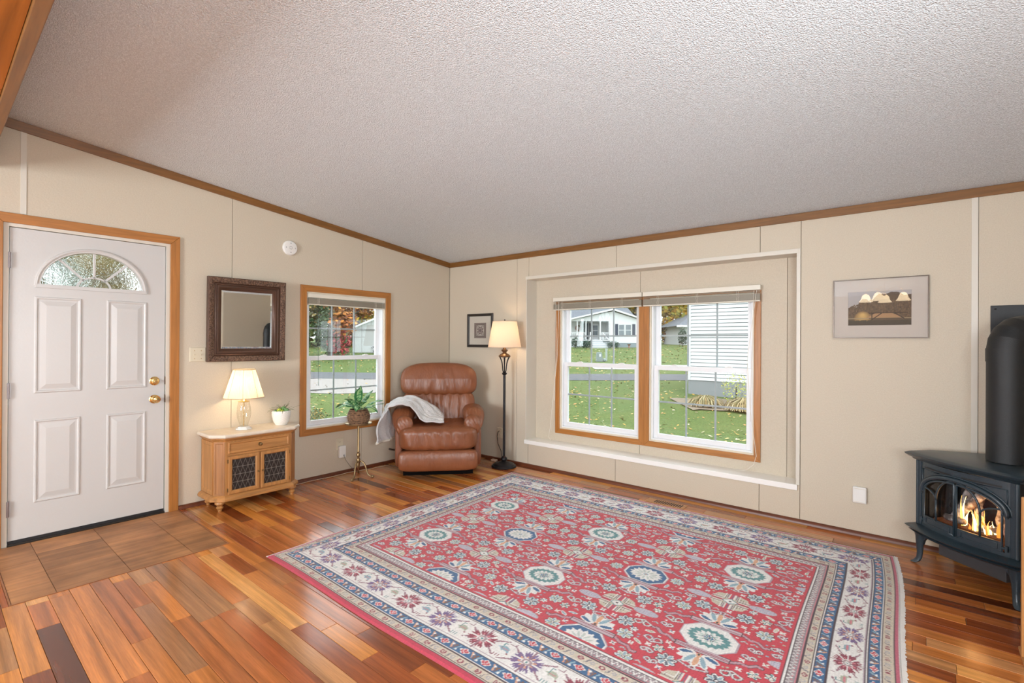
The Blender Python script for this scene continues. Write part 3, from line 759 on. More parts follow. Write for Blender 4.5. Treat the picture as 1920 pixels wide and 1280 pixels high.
# light switch, smoke detector, outlets
t = thing('light_switch', 'almond double light switch plate beside the mirror frame', 'light switch', (0, -2.755, 1.217))
ring_loft([(0, 0), (0.004, 0.006)], -0.058, 0.058, -0.058, 0.058, PA, cap=True).build('plate', m_almond, t)
for y in (-0.024, 0.024):
    MB().prism([(0.005, -0.010), (0.016, 0.004), (0.015, 0.010), (0.005, 0.008)], y-0.004, y+0.004, 'xz').build('toggle', m_almond, t)
    [MB().sphere((0.006, y, zz), 0.003, 8, 6).build('screw', m_brass, t) for zz in (0.032, -0.032)]
t = thing('smoke_detector', 'round white smoke detector high on the left wall', 'smoke detector', (0, -2.008, 2.190))
MB().lathe([(0.068, 0.0), (0.068, 0.012), (0.060, 0.022), (0.030, 0.026), (0, 0.026)], 36, (0, 0, 0), 'x').build('housing', m_whitepl, t, smooth=True)
m_slot = mat('grey_slot', (0.3, 0.3, 0.3), 0.6)
for k in range(4):
    a = k*PI/2+PI/4; c, s_ = math.cos(a), math.sin(a)
    MB().bar((0.0255, 0.012*c-0.008*s_, 0.012*s_+0.008*c), (0.0255, 0.012*c+0.008*s_, 0.012*s_-0.008*c), 0.003, 0.003, (1, 0, 0)).build('vent_slot', m_slot, t)
    a = k*PI/2; c, s_ = math.cos(a), math.sin(a)
    MB().bar((0.024, 0.042*c-0.006*s_, 0.042*s_+0.006*c), (0.024, 0.042*c+0.006*s_, 0.042*s_-0.006*c), 0.005, 0.004, (1, 0, 0)).build('vent_slot', m_slot, t)
def outlet(name, label, loc, P, w=0.038, h=0.058):
    t = thing(name, label, 'outlet', loc)
    ring_loft([(0, 0), (0.004, 0.006)], -w, w, -h, h, P, cap=True).build('plate', m_almond, t)
    for zc in (-0.021, 0.021):
        f = MB()
        v = [P(0.015*math.cos(a), zc+0.014*math.sin(a), hh) for hh in (0.006, 0.008) for a in [2*PI*i/12 for i in range(12)]]
        f.add(v, [tuple(range(12, 24))]+[(i, (i+1) % 12, 12+(i+1) % 12, 12+i) for i in range(12)]); f.build('socket', m_almond, t)
        sl = MB()
        for uu in (-0.005, 0.005):
            q = [P(uu-0.001, zc-0.004, 0.0083), P(uu+0.001, zc-0.004, 0.0083), P(uu+0.001, zc+0.005, 0.0083), P(uu-0.001, zc+0.005, 0.0083)]; sl.add(q, [(0, 1, 2, 3)])
        sl.build('slot', m_dark, t)
    return t
outlet('wall_outlet', 'brass-toned wall outlet under the left-wall window with a white adapter in it', (0, -1.488, 0.300), PA)
outlet('wall_outlet', 'almond wall outlet behind the black floor lamp', (0.842, 0, 0.312), PB)
t = thing('plug_adapter', 'white box adapter plugged in below the left-wall window', 'adapter', (0.008, -1.475, 0.225))
MB().box(0.0, 0.036, -0.036, 0.036, -0.058, 0.060).build('housing', m_whitepl, t, bevel=0.006)
MB().lathe([(0.007, 0.0), (0.007, 0.002), (0, 0.002)], 12, (0.036, 0.014, -0.035), 'x').build('indicator', mat('grey_dot', (0.35, 0.35, 0.37), 0.5), t)
t = thing('air_freshener', 'small white plug-in box low on the wall left of the stove', 'plug-in', (4.168, 0, 0.287))
MB().box(-0.040, 0.040, -0.035, 0.0, -0.056, 0.056).build('housing', m_whitepl, t, bevel=0.008)
[MB().box(-0.03, 0.03, -0.037, -0.035, zz-0.001, zz+0.001).build('vent_line', m_almond, t) for zz in (-0.045, 0.045)]

# ---------------------------------------------------------------- pictures
m_rast = mat('printed_paper', rough=0.7, attr='col')
m_picglass = glass_mat('picture_glass', (1, 1, 1), 0.9)
m_blackfr = mat('black_wood', (0.018, 0.013, 0.011), 0.35)
t = thing('framed_print', 'small black-framed ornamental print behind the floor lamp shade', 'picture', (0.53, 0, 1.272))
ring_loft([(0, 0.002), (0, 0.018), (0.004, 0.022), (0.020, 0.020), (0.030, 0.012), (0.030, 0.008)], -0.202, 0.202, 0, 0.392, PB).build('frame', m_blackfr, t)
MB().box(-0.20, 0.20, -0.003, 0.0, 0.002, 0.390).build('backing', m_dark, t)
ring_loft([(0.028, 0.008), (0.105, 0.008), (0.107, 0.006)], -0.202, 0.202, 0, 0.392, PB).build('mat_board', mat('cream_mat', (0.60, 0.56, 0.48), 0.8), t)
R = Raster(0.196, 0.196, 0.0016, (0.17, 0.13, 0.115))
c_l = (0.52, 0.48, 0.42)
def star(cx, cyy, r1, r2, n, rot=0): return [(cx+(r1 if i % 2 == 0 else r2)*math.cos(rot+PI*i/n), cyy+(r1 if i % 2 == 0 else r2)*math.sin(rot+PI*i/n)) for i in range(2*n)]
for i in range(26):
    for j in range(26):
        if min(i, j, 25-i, 25-j) < 4 and (i+j) % 2: R.rect(0.196*i/26, 0.196*i/26+0.004, 0.196*j/26, 0.196*j/26+0.003, (0.36, 0.31, 0.27))
for k in (0.003, 0.028, 0.034):
    R.stroke([(k, k), (0.196-k, k), (0.196-k, 0.196-k), (k, 0.196-k), (k, k)], 0.003, (0.10, 0.08, 0.075))
R.rect(0.038, 0.158, 0.038, 0.158, c_l)
R.poly(star(0.098, 0.098, 0.062, 0.038, 8, PI/8), (0.13, 0.10, 0.095)); R.poly(star(0.098, 0.098, 0.040, 0.026, 8), (0.30, 0.24, 0.22)); R.ell(0.098, 0.098, 0.018, 0.018, (0.12, 0.1, 0.1))
for sx in (-1, 1):
    for sy in (-1, 1): R.ell(0.098+sx*0.045, 0.098+sy*0.045, 0.013, 0.013, (0.14, 0.11, 0.10)); R.ell(0.098+sx*0.045, 0.098+sy*0.045, 0.006, 0.006, c_l)
R.mesh('print', m_rast, t, lambda X, Y: np.stack([X-0.098, np.full_like(X, -0.0055), Y+0.098], 1))
MB().box(-0.172, 0.172, -0.012, -0.0105, 0.030, 0.362).build('glass', m_picglass, t)

t = thing('framed_photograph', 'thin-framed landscape photograph of a misty lake on the wall above the stove side', 'picture', (4.270, 0, 1.373))
ring_loft([(0, 0.001), (0, 0.018), (0.006, 0.018), (0.006, 0.012)], -0.262, 0.262, 0, 0.410, PB).build('frame', mat('thin_dark_metal', (0.10, 0.075, 0.06), 0.3, 0.6), t)
ring_loft([(0.004, 0.010), (0.0882, 0.010), (0.0892, 0.008)], -0.262, 0.262, 0, 0.410, PB).build('mat_board', mat('grey_mat', (0.56, 0.51, 0.46), 0.8), t)
R = Raster(0.350, 0.235, 0.0018, (0.42, 0.40, 0.40))
R.rect(0, 0.35, 0, 0.11, (0.06, 0.045, 0.03))
def hump(pts, c): R.poly([(0, 0.03)]+pts+[(0.35, 0.03)], c)
hump([(0, 0.12), (0.025, 0.14), (0.05, 0.125), (0.065, 0.16), (0.085, 0.185), (0.11, 0.18), (0.13, 0.15), (0.15, 0.19), (0.175, 0.215), (0.21, 0.21), (0.24, 0.225), (0.28, 0.222), (0.31, 0.20), (0.35, 0.205)], (0.10, 0.068, 0.045))
for i in range(700):
    x = rng.random()*0.35; y_ = 0.05+rng.random()*0.13
    if y_ < 0.12+0.09*math.sin(x*7): R.ell(x, y_, 0.004, 0.006, tuple(np.array((0.11, 0.07, 0.04))*(0.6+0.9*rng.random())))
for k in range(60):
    f = k/60; a = 0.16*(1-f)+0.03; R.ell(0.085, 0.045+0.03*f, 0.045*(1-f)+0.004, 0.05*(1-f)+0.004, (0.20+0.45*f, 0.12+0.30*f, 0.05+0.10*f)) if k % 6 == 0 else None
R.poly([(0.10, 0.05), (0.16, 0.085), (0.24, 0.085), (0.31, 0.05)], (0.38, 0.22, 0.11))
R.rect(0, 0.35, 0.046, 0.051, (0.34, 0.27, 0.16))
dk = (0.03, 0.018, 0.012)
R.rect(0.12, 0.33, 0.0825, 0.0865, dk); R.rect(0.135, 0.140, 0.03, 0.083, dk); R.stroke([(0.125, 0.03), (0.19, 0.082)], 0.006, dk); R.stroke([(0.26, 0.082), (0.31, 0.045)], 0.006, dk); R.rect(0.12, 0.30, 0.046, 0.050, dk)
R.rect(0, 0.35, 0, 0.028, (0.05, 0.042, 0.03))
for i in range(200):
    x = rng.random()*0.35; R.ell(x, 0.028+rng.random()*0.006, 0.004, 0.003, (0.05, 0.045, 0.03))
R.mesh('photograph', m_rast, t, lambda X, Y: np.stack([X-0.175, np.full_like(X, -0.0075), Y+0.088], 1))
MB().box(-0.256, 0.256, -0.0145, -0.0135, 0.006, 0.404).build('glass', m_picglass, t)
MB().box(-0.258, 0.258, -0.003, 0.0, 0.004, 0.406).build('backing', m_dark, t)

# ---------------------------------------------------------------- cabinet
m_pine = mat('honey_pine', (0.45, 0.210, 0.066), 0.42, grain=(45, 0.28, 2))
m_pine_y = mat('honey_pine_y', (0.45, 0.210, 0.066), 0.42, grain=(45, 0.28, 1))
m_pine_d = mat('honey_pine_dark', (0.36, 0.155, 0.05), 0.42, grain=(45, 0.3, 2))
m_trav = mat('travertine', (0.74, 0.66, 0.55), 0.35, var=(25, (0.64, 0.54, 0.42), 0.3))
m_aged = mat('aged_brass', (0.22, 0.14, 0.06), 0.45, 0.9)
t = thing('side_cabinet', 'small honey-pine cabinet with a stone top and two lattice doors under the mirror', 'cabinet', (0.006, -2.402, 0))
def oct_(o, x1=0.318, w=0.322, ch=0.062):
    return [(0.01 if o < 0.5 else 0.01, -w-o), (x1-ch+o*0.3, -w-o), (x1+o, -w+ch-o*0.4), (x1+o, w-ch+o*0.4), (x1-ch+o*0.3, w+o), (0.01, w+o)]
MB().prism(oct_(0.0), 0.118, 0.556, 'xy').build('body', m_pine, t, bevel=0.002)
lo = MB(); a = oct_(0.028); b = oct_(0.030); c = oct_(0.006); n = 6
def loft(mb, rings):
    m_ = len(rings[0][0]); vs = []; fs = []
    for pts, z in rings: vs += [(x, y, z) for x, y in pts]
    for j in range(len(rings)-1):
        for i in range(m_): fs.append((j*m_+i, j*m_+(i+1) % m_, (j+1)*m_+(i+1) % m_, (j+1)*m_+i))
    fs += [tuple(range(m_))[::-1], tuple(range((len(rings)-1)*m_, len(rings)*m_))]
    return mb.add(vs, fs)
loft(MB(), [(oct_(0.026), 0.078), (oct_(0.030), 0.082), (oct_(0.030), 0.098), (oct_(0.020), 0.110), (oct_(0.004), 0.120)]).build('base_moulding', m_pine_y, t)
loft(MB(), [(oct_(0.002), 0.540), (oct_(0.006), 0.548), (oct_(0.018), 0.560), (oct_(0.020), 0.568)]).build('cornice', m_pine_y, t)
loft(MB(), [(oct_(0.024), 0.568), (oct_(0.034), 0.572), (oct_(0.040), 0.580), (oct_(0.040), 0.590), (oct_(0.034), 0.598), (oct_(0.030), 0.600)]).build('stone_top', m_trav, t, bevel=0.002)
fx = 0.318
PF = lambda u, z, h: (fx+h, u, z)
ring_loft([(0, 0), (0, 0.006), (0.004, 0.010), (0.010, 0.010), (0.016, 0.004), (0.017, 0.004)], -0.240, 0.240, 0.444, 0.532, PF, cap=True).build('drawer', m_pine_y, t, bevel=0.001)
dr = [o for o in t.children if o.name.startswith('drawer')][0]
MB().lathe([(0.004, 0.0), (0.004, 0.010), (0.011, 0.016), (0.012, 0.022), (0.006, 0.027), (0, 0.028)], 14, (fx+0.003, 0.0, 0.488), 'x').lathe([(0.016, 0.0), (0.014, 0.003), (0, 0.004)], 12, (fx+0.003, 0.0, 0.488), 'x').build('knob', m_aged, dr, smooth=True)
MB().box(fx, fx+0.008, -0.252, 0.252, 0.428, 0.438).build('rail', m_pine_y, t, bevel=0.002)
m_lead = mat('lead_strip', (0.26, 0.23, 0.20), 0.45, 0.3)
m_screen = mat('dark_screen', (0.018, 0.010, 0.007), 0.6)
for sg in (-1, 1):
    u0, u1 = (-0.240, -0.006) if sg < 0 else (0.006, 0.240)
    d_ = ring_loft([(0, 0), (0, 0.010), (0.004, 0.013), (0.022, 0.013), (0.028, 0.007), (0.030, 0.003)], u0, u1, 0.126, 0.422, PF).build('door', m_pine, t)
    MB().box(fx+0.0005, fx+0.003, u0+0.028, u1-0.028, 0.154, 0.394).build('screen', m_screen, d_)
    la = MB(); a0, a1, c0, c1 = u0+0.030, u1-0.030, 0.156, 0.392
    for k in range(1, 4): la.bar((fx+0.005, a0, c0+(c1-c0)*k/4), (fx+0.005, a1, c0+(c1-c0)*k/4), 0.0026, 0.003, (0, 0, 1))
    for k in range(9):
        uu = a0+(a1-a0)*(k+0.5)/9
        for ph in (0,):
            pts = [(fx+0.005, uu+0.0075*math.cos(PI*4*i/32+k*PI), c0+(c1-c0)*i/32) for i in range(33)]
            la.tube(pts, 0.0011, 4)
    la.build('lattice', m_lead, d_)
    ky = -0.018 if sg < 0 else 0.018
    MB().lathe([(0.003, 0.0), (0.003, 0.010), (0.008, 0.014), (0.007, 0.020), (0, 0.022)], 12, (fx+0.012, ky, 0.272), 'x').build('knob', m_aged, d_, smooth=True)
    for zz in (0.16, 0.385): MB().box(fx+0.001, fx+0.010, (u0-0.006 if sg < 0 else u1), (u0 if sg < 0 else u1+0.006), zz-0.014, zz+0.014).build('hinge', m_aged, d_)
# left and right framed sides, corner posts
for sg in (-1, 1):
    Psd = lambda u, z, h, sg=sg: (u, sg*(0.322+h), z)
    ring_loft([(0, 0), (0, 0.006), (0.026, 0.006), (0.032, 0.001), (0.033, 0.001)], 0.014, 0.250, 0.124, 0.536, Psd, cap=True).build('side_panel', m_pine, t)
    p0 = Vector((fx-0.062, sg*0.322, 0)); p1 = Vector((fx, sg*0.260, 0)); dd = (p1-p0).normalized(); nn = Vector((dd.y, -dd.x, 0)); nn = nn if nn.x > 0 else -nn; L_ = (p1-p0).length
    Pc = lambda u, z, h: tuple(p0+dd*u+nn*h+Vector((0, 0, z)))
    ring_loft([(0, 0), (0, 0.004), (0.010, 0.004), (0.016, 0.0005), (0.017, 0.0005)], 0.004, L_-0.004, 0.124, 0.536, Pc, cap=True).build('corner_panel', m_pine_d, t)
for x, y in ((0.285, -0.285), (0.285, 0.285), (0.045, -0.285), (0.045, 0.285)):
    MB().lathe([(0.012, 0.0), (0.015, 0.006), (0.014, 0.014), (0.020, 0.018), (0.026, 0.028), (0.026, 0.034), (0.018, 0.042), (0.024, 0.050), (0.036, 0.060), (0.036, 0.070), (0.028, 0.080)], 20, (x, y, 0)).build('foot', m_pine, t, smooth=True)

# ---------------------------------------------------------------- table lamp
LX, LY, LZ = 0.175, -2.468, 0.600
t = thing('table_lamp', 'lit table lamp with a pleated cream shade and clear glass body on the cabinet', 'lamp', (LX, LY, LZ))
m_crystal = glass_mat('crystal_glass', (0.93, 0.93, 0.9), 1.3)
m_gold = mat('lamp_brass', (0.80, 0.56, 0.25), 0.25, 1.0)
MB().lathe([(0.0, 0.0), (0.062, 0.0), (0.064, 0.006), (0.060, 0.012), (0.0, 0.012)], 8).build('base', mat('crystal_base', (0.88, 0.85, 0.80), 0.15), t, bevel=0.002)
MB().lathe([(0.048, 0.012), (0.046, 0.020), (0.030, 0.024)], 8).build('base_step', mat('crystal_base', (0.88, 0.85, 0.80), 0.15), t)
MB().lathe([(0.030, 0.024), (0.036, 0.05), (0.050, 0.10), (0.054, 0.135), (0.050, 0.18), (0.044, 0.215), (0.040, 0.228)], 28, cap=False).build('glass_body', m_crystal, t, smooth='all')
MB().cyl((0, 0, 0.012), (0, 0, 0.30), 0.004, n=10).lathe([(0.042, 0.226), (0.044, 0.230), (0.020, 0.236), (0.008, 0.250), (0.010, 0.262), (0.010, 0.29)], 20).build('stem', m_gold, t, smooth=True)
m_pleat = shade_mat('pleated_shade', (0.85, 0.80, 0.70), (0.95, 0.88, 0.74), 0.6)
def shade(mb, r0, r1, z0, z1, n, amp):
    vs = []; fs = []; rows = 7
    for j in range(rows+1):
        f = j/rows; r = r0+(r1-r0)*f
        for i in range(n):
            a = 2*PI*i/n; rr = r+amp*(1 if i % 2 else -1)*(1-0.2*f); vs.append((rr*math.cos(a), rr*math.sin(a), z0+(z1-z0)*f))
    for j in range(rows):
        for i in range(n): fs.append((j*n+i, j*n+(i+1) % n, (j+1)*n+(i+1) % n, (j+1)*n+i))
    return mb.add(vs, fs)
shade(MB(), 0.150, 0.080, 0.262, 0.496, 144, 0.0016).build('lamp_shade', m_pleat, t)
m_band = mat('shade_band', (0.52, 0.38, 0.24), 0.8)
for r, z in ((0.1515, 0.262), (0.0815, 0.494)):
    MB().tube([(r*math.cos(2*PI*i/40), r*math.sin(2*PI*i/40), z) for i in range(40)], 0.003, 6, closed=True).build('shade_band', m_band, t, smooth=True)
rb = MB()
for k in range(8):
    a = 2*PI*k/8+0.35; rb.cyl((0.1525*math.cos(a), 0.1525*math.sin(a), 0.262), (0.0825*math.cos(a), 0.0825*math.sin(a), 0.496), 0.0012, n=5)
rb.build('shade_rib', m_band, t)
MB().tube([(0.078*math.cos(2*PI*i/3), 0.078*math.sin(2*PI*i/3), 0.486) if k else (0, 0, 0.470) for i in range(3) for k in (0, 1)], 0.001, 4).build('spider', m_gold, t)
MB().sphere((0, 0, 0.355), 0.028, 14, 10, (1, 1, 1.15)).build('bulb', emit_mat('warm_bulb', (1.0, 0.72, 0.40), 18), t, smooth='all')
def lamp_light(name, parent, loc, power, rad=0.03, col=(1.0, 0.66, 0.33)):
    l = bpy.data.lights.new(name, 'POINT'); l.energy = power; l.color = col; l.shadow_soft_size = rad
    o = bpy.data.objects.new(name, l); COL.objects.link(o); o.parent = parent; o.location = loc; return o
lamp_light('bulb_light', t, (0, 0, 0.355), 15, 0.032, (1.0, 0.72, 0.42))
# lamp cord down behind the cabinet
MB().tube([(0.02, 0, 0.006), (-0.10, 0.03, 0.004), (-0.165, 0.05, 0.002)], 0.0022, 6).build('cord', m_whitepl, t)

# ---------------------------------------------------------------- succulent pot
t = thing('succulent_pot', 'white diamond-textured pot of spiky green succulents on the cabinet', 'plant', (0.190, -2.165, 0.600))
pm = MB(); n = 64; prof = [(0.0, 0.0), (0.046, 0.0), (0.052, 0.006)]
vs = []; fs = []; rows = 26
for j in range(rows+1):
    f = j/rows; z = 0.006+0.116*f; r = 0.050+0.022*math.sin(min(1, f*1.15)*PI/2)
    for i in range(n):
        a = 2*PI*i/n; d_ = 0.006*abs(math.sin(i*PI/4+j*PI/4.3))*abs(math.sin(i*PI/4-j*PI/4.3)) if 2 < j < rows-1 else 0
        vs.append(((r+d_)*math.cos(a), (r+d_)*math.sin(a), z))
for j in range(rows):
    for i in range(n): fs.append((j*n+i, j*n+(i+1) % n, (j+1)*n+(i+1) % n, (j+1)*n+i))
pm.add(vs, fs); pm.lathe([(0.0, 0.0), (0.046, 0.0), (0.0500, 0.006)], n, cap=False); pm.lathe([(0.072, 0.122), (0.070, 0.124), (0.066, 0.122), (0.064, 0.105), (0.0, 0.105)], n, cap=False)
pm.build('pot', mat('white_ceramic', (0.80, 0.77, 0.72), 0.35), t, smooth='all')
m_lf = [mat('succulent_green', (0.10, 0.20, 0.05), 0.45, var=(30, (0.16, 0.13, 0.05), 0.25)), mat('succulent_bright', (0.42, 0.52, 0.06), 0.45), mat('succulent_mid', (0.16, 0.32, 0.12), 0.45)]
def curved_leaf(base, az, L_, el0, droop, w, thick=0.0015, seg=8, shape=lambda f: math.sin(PI*min(1, f*0.92+0.08))**0.7):
    """returns MB for a tapering leaf blade"""
    mb = MB(); p = Vector(base); el = el0; vs = []; step = L_/seg
    side = Vector((-math.sin(az), math.cos(az), 0))
    for i in range(seg+1):
        f = i/seg; d = Vector((math.cos(az)*math.cos(el), math.sin(az)*math.cos(el), math.sin(el))); up = side.cross(d)*-1
        ww = w*shape(f)/2
        vs += [p-side*ww+up*(0.15*ww), p-up*thick, p+side*ww+up*(0.15*ww), p+up*thick]
        p = p+d*step; el -= droop/seg
    fs = []
    for i in range(seg):
        for k in range(4): fs.append((i*4+k, i*4+(k+1) % 4, (i+1)*4+(k+1) % 4, (i+1)*4+k))
    fs += [(3, 2, 1, 0), (seg*4, seg*4+1, seg*4+2, seg*4+3)]
    return mb.add(vs, fs)
rr = random.Random(5)
for k in range(22):
    az = 2*PI*k/22+rr.uniform(-.2, .2); L_ = rr.uniform(0.07, 0.125); el = rr.uniform(0.5, 1.35)
    curved_leaf((0.012*math.cos(az), 0.012+0.012*math.sin(az), 0.112), az, L_, el, rr.uniform(0.3, 1.4), 0.011, 0.001, 7, lambda f: 1-f*0.92).build('leaf', m_lf[0], t, smooth='all')
curved_leaf((0.01, 0.03, 0.115), 0.9, 0.17, 0.45, 0.15, 0.012, 0.001, 8, lambda f: 1-f*0.92).build('leaf', m_lf[0], t, smooth='all')
for (cx, cyy, cz, r, mi) in ((0.025, -0.030, 0.128, 0.020, 1), (0.040, -0.010, 0.120, 0.016, 1), (0.020, 0.012, 0.138, 0.024, 2), (0.045, 0.022, 0.122, 0.020, 2), (0.010, 0.045, 0.122, 0.020, 2), (0.045, -0.035, 0.115, 0.014, 2), (-0.03, 0.0, 0.12, 0.024, 2), (0.0, -0.05, 0.118, 0.016, 2)):
    mb = MB()
    for ring in range(3):
        for k in range(7):
            az = 2*PI*k/7+ring*0.45; el = 0.15+ring*0.5; d = Vector((math.cos(az)*math.cos(el), math.sin(az)*math.cos(el), math.sin(el)))
            mb.sphere(Vector((cx, cyy, cz))+d*r*0.6, r*0.36, 6, 5, (1, 1, 1.1))
    mb.build('rosette', m_lf[mi], t, smooth='all')

# ---------------------------------------------------------------- plant stand with basket
SX, SY = 0.245, -1.430
m_ab = mat('antique_brass', (0.34, 0.24, 0.12), 0.38, 0.85, bump=(80, 0.1))
t = thing('plant_stand', 'slim antique brass pedestal stand with three curled legs by the window', 'plant stand', (SX, SY, 0))
MB().lathe([(0.006, 0.52), (0.010, 0.518), (0.010, 0.26), (0.014, 0.250), (0.010, 0.240), (0.018, 0.225), (0.020, 0.212), (0.012, 0.198), (0.010, 0.190), (0.018, 0.180), (0.020, 0.168), (0.016, 0.150), (0.018, 0.120), (0.012, 0.095), (0.004, 0.085)][::-1], 18).build('pole', m_ab, t, smooth=True)
MB().lathe([(0.0, 0.518), (0.118, 0.518), (0.126, 0.524), (0.128, 0.534), (0.124, 0.530), (0.116, 0.524), (0.0, 0.523)], 36).build('top_plate', m_ab, t, smooth=True)
for k, az in enumerate((-0.95, 0.55, 2.55)):
    c, s_ = math.cos(az), math.sin(az)
    pts = [(0.012, 0.150), (0.035, 0.158), (0.060, 0.140), (0.078, 0.105), (0.088, 0.065), (0.100, 0.035), (0.122, 0.018), (0.142, 0.010)]
    MB().tube([(r*c, r*s_, z) for r, z in pts], [0.008, 0.008, 0.008, 0.0075, 0.007, 0.007, 0.007, 0.008], 8).sphere((0.150*c, 0.150*s_, 0.0125), 0.0125, 12, 8).build('leg', m_ab, t, smooth='all')
t = thing('basket_plant', 'brown woven basket with a variegated leafy plant on the brass stand', 'plant', (SX, SY, 0.524))
m_wick = mat('brown_wicker', (0.07, 0.030, 0.014), 0.6, var=(48, (0.32, 0.17, 0.085), 0.12), bump=(120, 1.0, (1, 1, 4)))
m_wickl = mat('wicker_strand', (0.34, 0.20, 0.11), 0.6, objvar=0.4)
bk = MB(); n = 60; rows = 34; vs = []; fs = []
def brad(f): return 0.070+0.036*math.sin(PI*min(1, 0.12+f*0.80))**0.8
for j in range(rows+1):
    f = j/rows
    for i in range(n):
        a = 2*PI*i/n; r = brad(f)+0.0030*math.sin(j*PI/1.5+(i//3 % 2)*PI)+0.0012*math.sin(i*2.3+j*1.9); vs.append((r*math.cos(a), r*math.sin(a), 0.003+0.137*f))
for j in range(rows):
    for i in range(n): fs.append((j*n+i, j*n+(i+1) % n, (j+1)*n+(i+1) % n, (j+1)*n+i))
bk.add(vs, fs).lathe([(0.0, 0.003), (brad(0), 0.003)], n, cap=False).build('basket', m_wick, t, smooth='all')
for k in range(9):
    f = 0.06+0.9*k/9+rr.uniform(-.03, .03); pts = [((brad(min(1, f+0.03*math.sin(a*2+k)))+0.003)*math.cos(a), (brad(min(1, f+0.03*math.sin(a*2+k)))+0.003)*math.sin(a), 0.003+0.137*min(1, f+0.03*math.sin(a*2+k))) for a in [2*PI*i/30 for i in range(30)]]
    MB().tube(pts, 0.0022, 5, closed=True).build('wicker_strand', m_wickl, t, smooth='all')
MB().tube([((brad(1)-0.001)*math.cos(2*PI*i/40), (brad(1)-0.001)*math.sin(2*PI*i/40), 0.140+0.002*(i % 2)) for i in range(40)], 0.005, 6, closed=True).build('rim', m_wick, t, smooth='all')
MB().tube([(0.03, 0.098, 0.115), (0.035, 0.120, 0.11), (0.035, 0.124, 0.085), (0.03, 0.104, 0.072)], 0.003, 6).build('handle', mat('grey_wire', (0.35, 0.36, 0.38), 0.4, 0.6), t, smooth='all')
MB().lathe([(0.0, 0.128), (0.085, 0.128)], 24, cap=False).build('soil', mat('potting_soil', (0.04, 0.025, 0.015), 0.95, bump=(60, 1)), t)
m_dieff = mat('variegated_leaf', rough=0.35, attr='col')
def bigleaf(az, L_, el0, droop, w, base=(0, 0, 0.13), stalk=0.05):
    segs = 12; nx = 6; vs = []; cols = []; fs = []
    el = el0; side = Vector((-math.sin(az), math.cos(az), 0)); p = Vector(base)
    d = Vector((math.cos(az)*math.cos(el), math.sin(az)*math.cos(el), math.sin(el))); mb = MB()
    mb.tube([p, p+d*stalk], 0.0035, 6); cols += [[0.22, 0.36, 0.14]]*len(mb.v); p = p+d*stalk; step = L_/segs; b0 = len(mb.v)
    twist = rr.uniform(-.4, .4)
    for i in range(segs+1):
        f = i/segs; d = Vector((math.cos(az)*math.cos(el), math.sin(az)*math.cos(el), math.sin(el))); up = d.cross(side)
        sd = (side*math.cos(twist)+up*math.sin(twist)).normalized(); un = d.cross(sd)
        ww = w/2*(math.sin(PI*f**0.75)**0.85+0.02)
        for k in range(nx+1):
            s_ = -1+2*k/nx; mb.v.append(tuple(p+sd*(ww*s_)+un*(-0.30*ww*abs(s_)+0.004*math.sin(f*12+k*2)*abs(s_)) + Vector((0, 0, 0.0))))
            g = abs(s_); lite = (g < 0.62 and 0.08 < f < 0.9); 
            cc = (0.42, 0.62, 0.30) if lite and (math.sin(f*31+s_*7) > -0.55) else (0.035, 0.16, 0.055)
            if g < 0.15: cc = (0.10, 0.28, 0.10)
            cols.append(cc)
        p = p+d*step; el -= droop/segs
    for i in range(segs):
        for k in range(nx): a = b0+i*(nx+1)+k; mb.f.append((a, a+1, a+nx+2, a+nx+1))
    mb.c = cols
    return mb.build('leaf', m_dieff, t, smooth='all')
# camera looks towards (-0.64, 0.77); screen right is (0.77, 0.64)
scr = 0.693
for (a_, L_, el, dr_, w, st) in ((scr+PI, 0.15, 0.75, 1.7, 0.055, 0.05), (scr+PI+0.5, 0.13, 0.9, 1.9, 0.06, 0.04), (scr+PI-0.5, 0.15, 0.8, 1.5, 0.05, 0.05), (scr, 0.15, 0.75, 0.9, 0.045, 0.06), (scr-0.35, 0.15, 0.65, 1.9, 0.062, 0.05),
        (scr+0.3, 0.14, 0.5, 0.6, 0.04, 0.05), (scr-1.4, 0.13, 0.9, 2.2, 0.07, 0.04), (scr-0.9, 0.12, 1.1, 1.6, 0.065, 0.06), (scr-2.1, 0.13, 1.2, 1.5, 0.07, 0.06), (scr+0.9, 0.14, 1.25, 1.0, 0.07, 0.07), (scr+2.0, 0.15, 1.3, 0.9, 0.06, 0.06),
        (scr-1.2, 0.13, 1.45, 0.7, 0.065, 0.09), (scr+1.6, 0.12, 1.5, 0.6, 0.05, 0.10), (scr+PI-1.1, 0.12, 1.1, 1.9, 0.06, 0.05)):
    bigleaf(a_, L_*1.3, el, dr_, w*1.15, (0.02*math.cos(a_), 0.02*math.sin(a_), 0.125), st)
# cords
m_wcord = mat('pale_cord', (0.62, 0.50, 0.36), 0.6)
MB().tube([(x-0.008, y_+1.475, z-0.225) for x, y_, z in ((0.045, -1.47, 0.195), (0.07, -1.455, 0.14), (0.09, -1.42, 0.08), (0.085, -1.37, 0.03), (0.065, -1.33, 0.006), (0.055, -1.15, 0.006))], 0.0028, 6).build('power_cord', mat('grey_cord', (0.22, 0.19, 0.15), 0.6), bpy.data.objects['plug_adapter'], smooth='all')
tag(MB().tube([(0.05, -2.13, 0.006), (0.06, -1.95, 0.006), (0.045, -1.8, 0.006), (0.06, -1.6, 0.006), (0.04, -1.42, 0.006), (0.085, -1.2, 0.006), (0.08, -1.05, 0.006), (0.10, -0.95, 0.006)], 0.0028, 6).build('extension_cord', m_wcord, smooth='all'), 'pale cord lying along the foot of the left wall', 'cord')
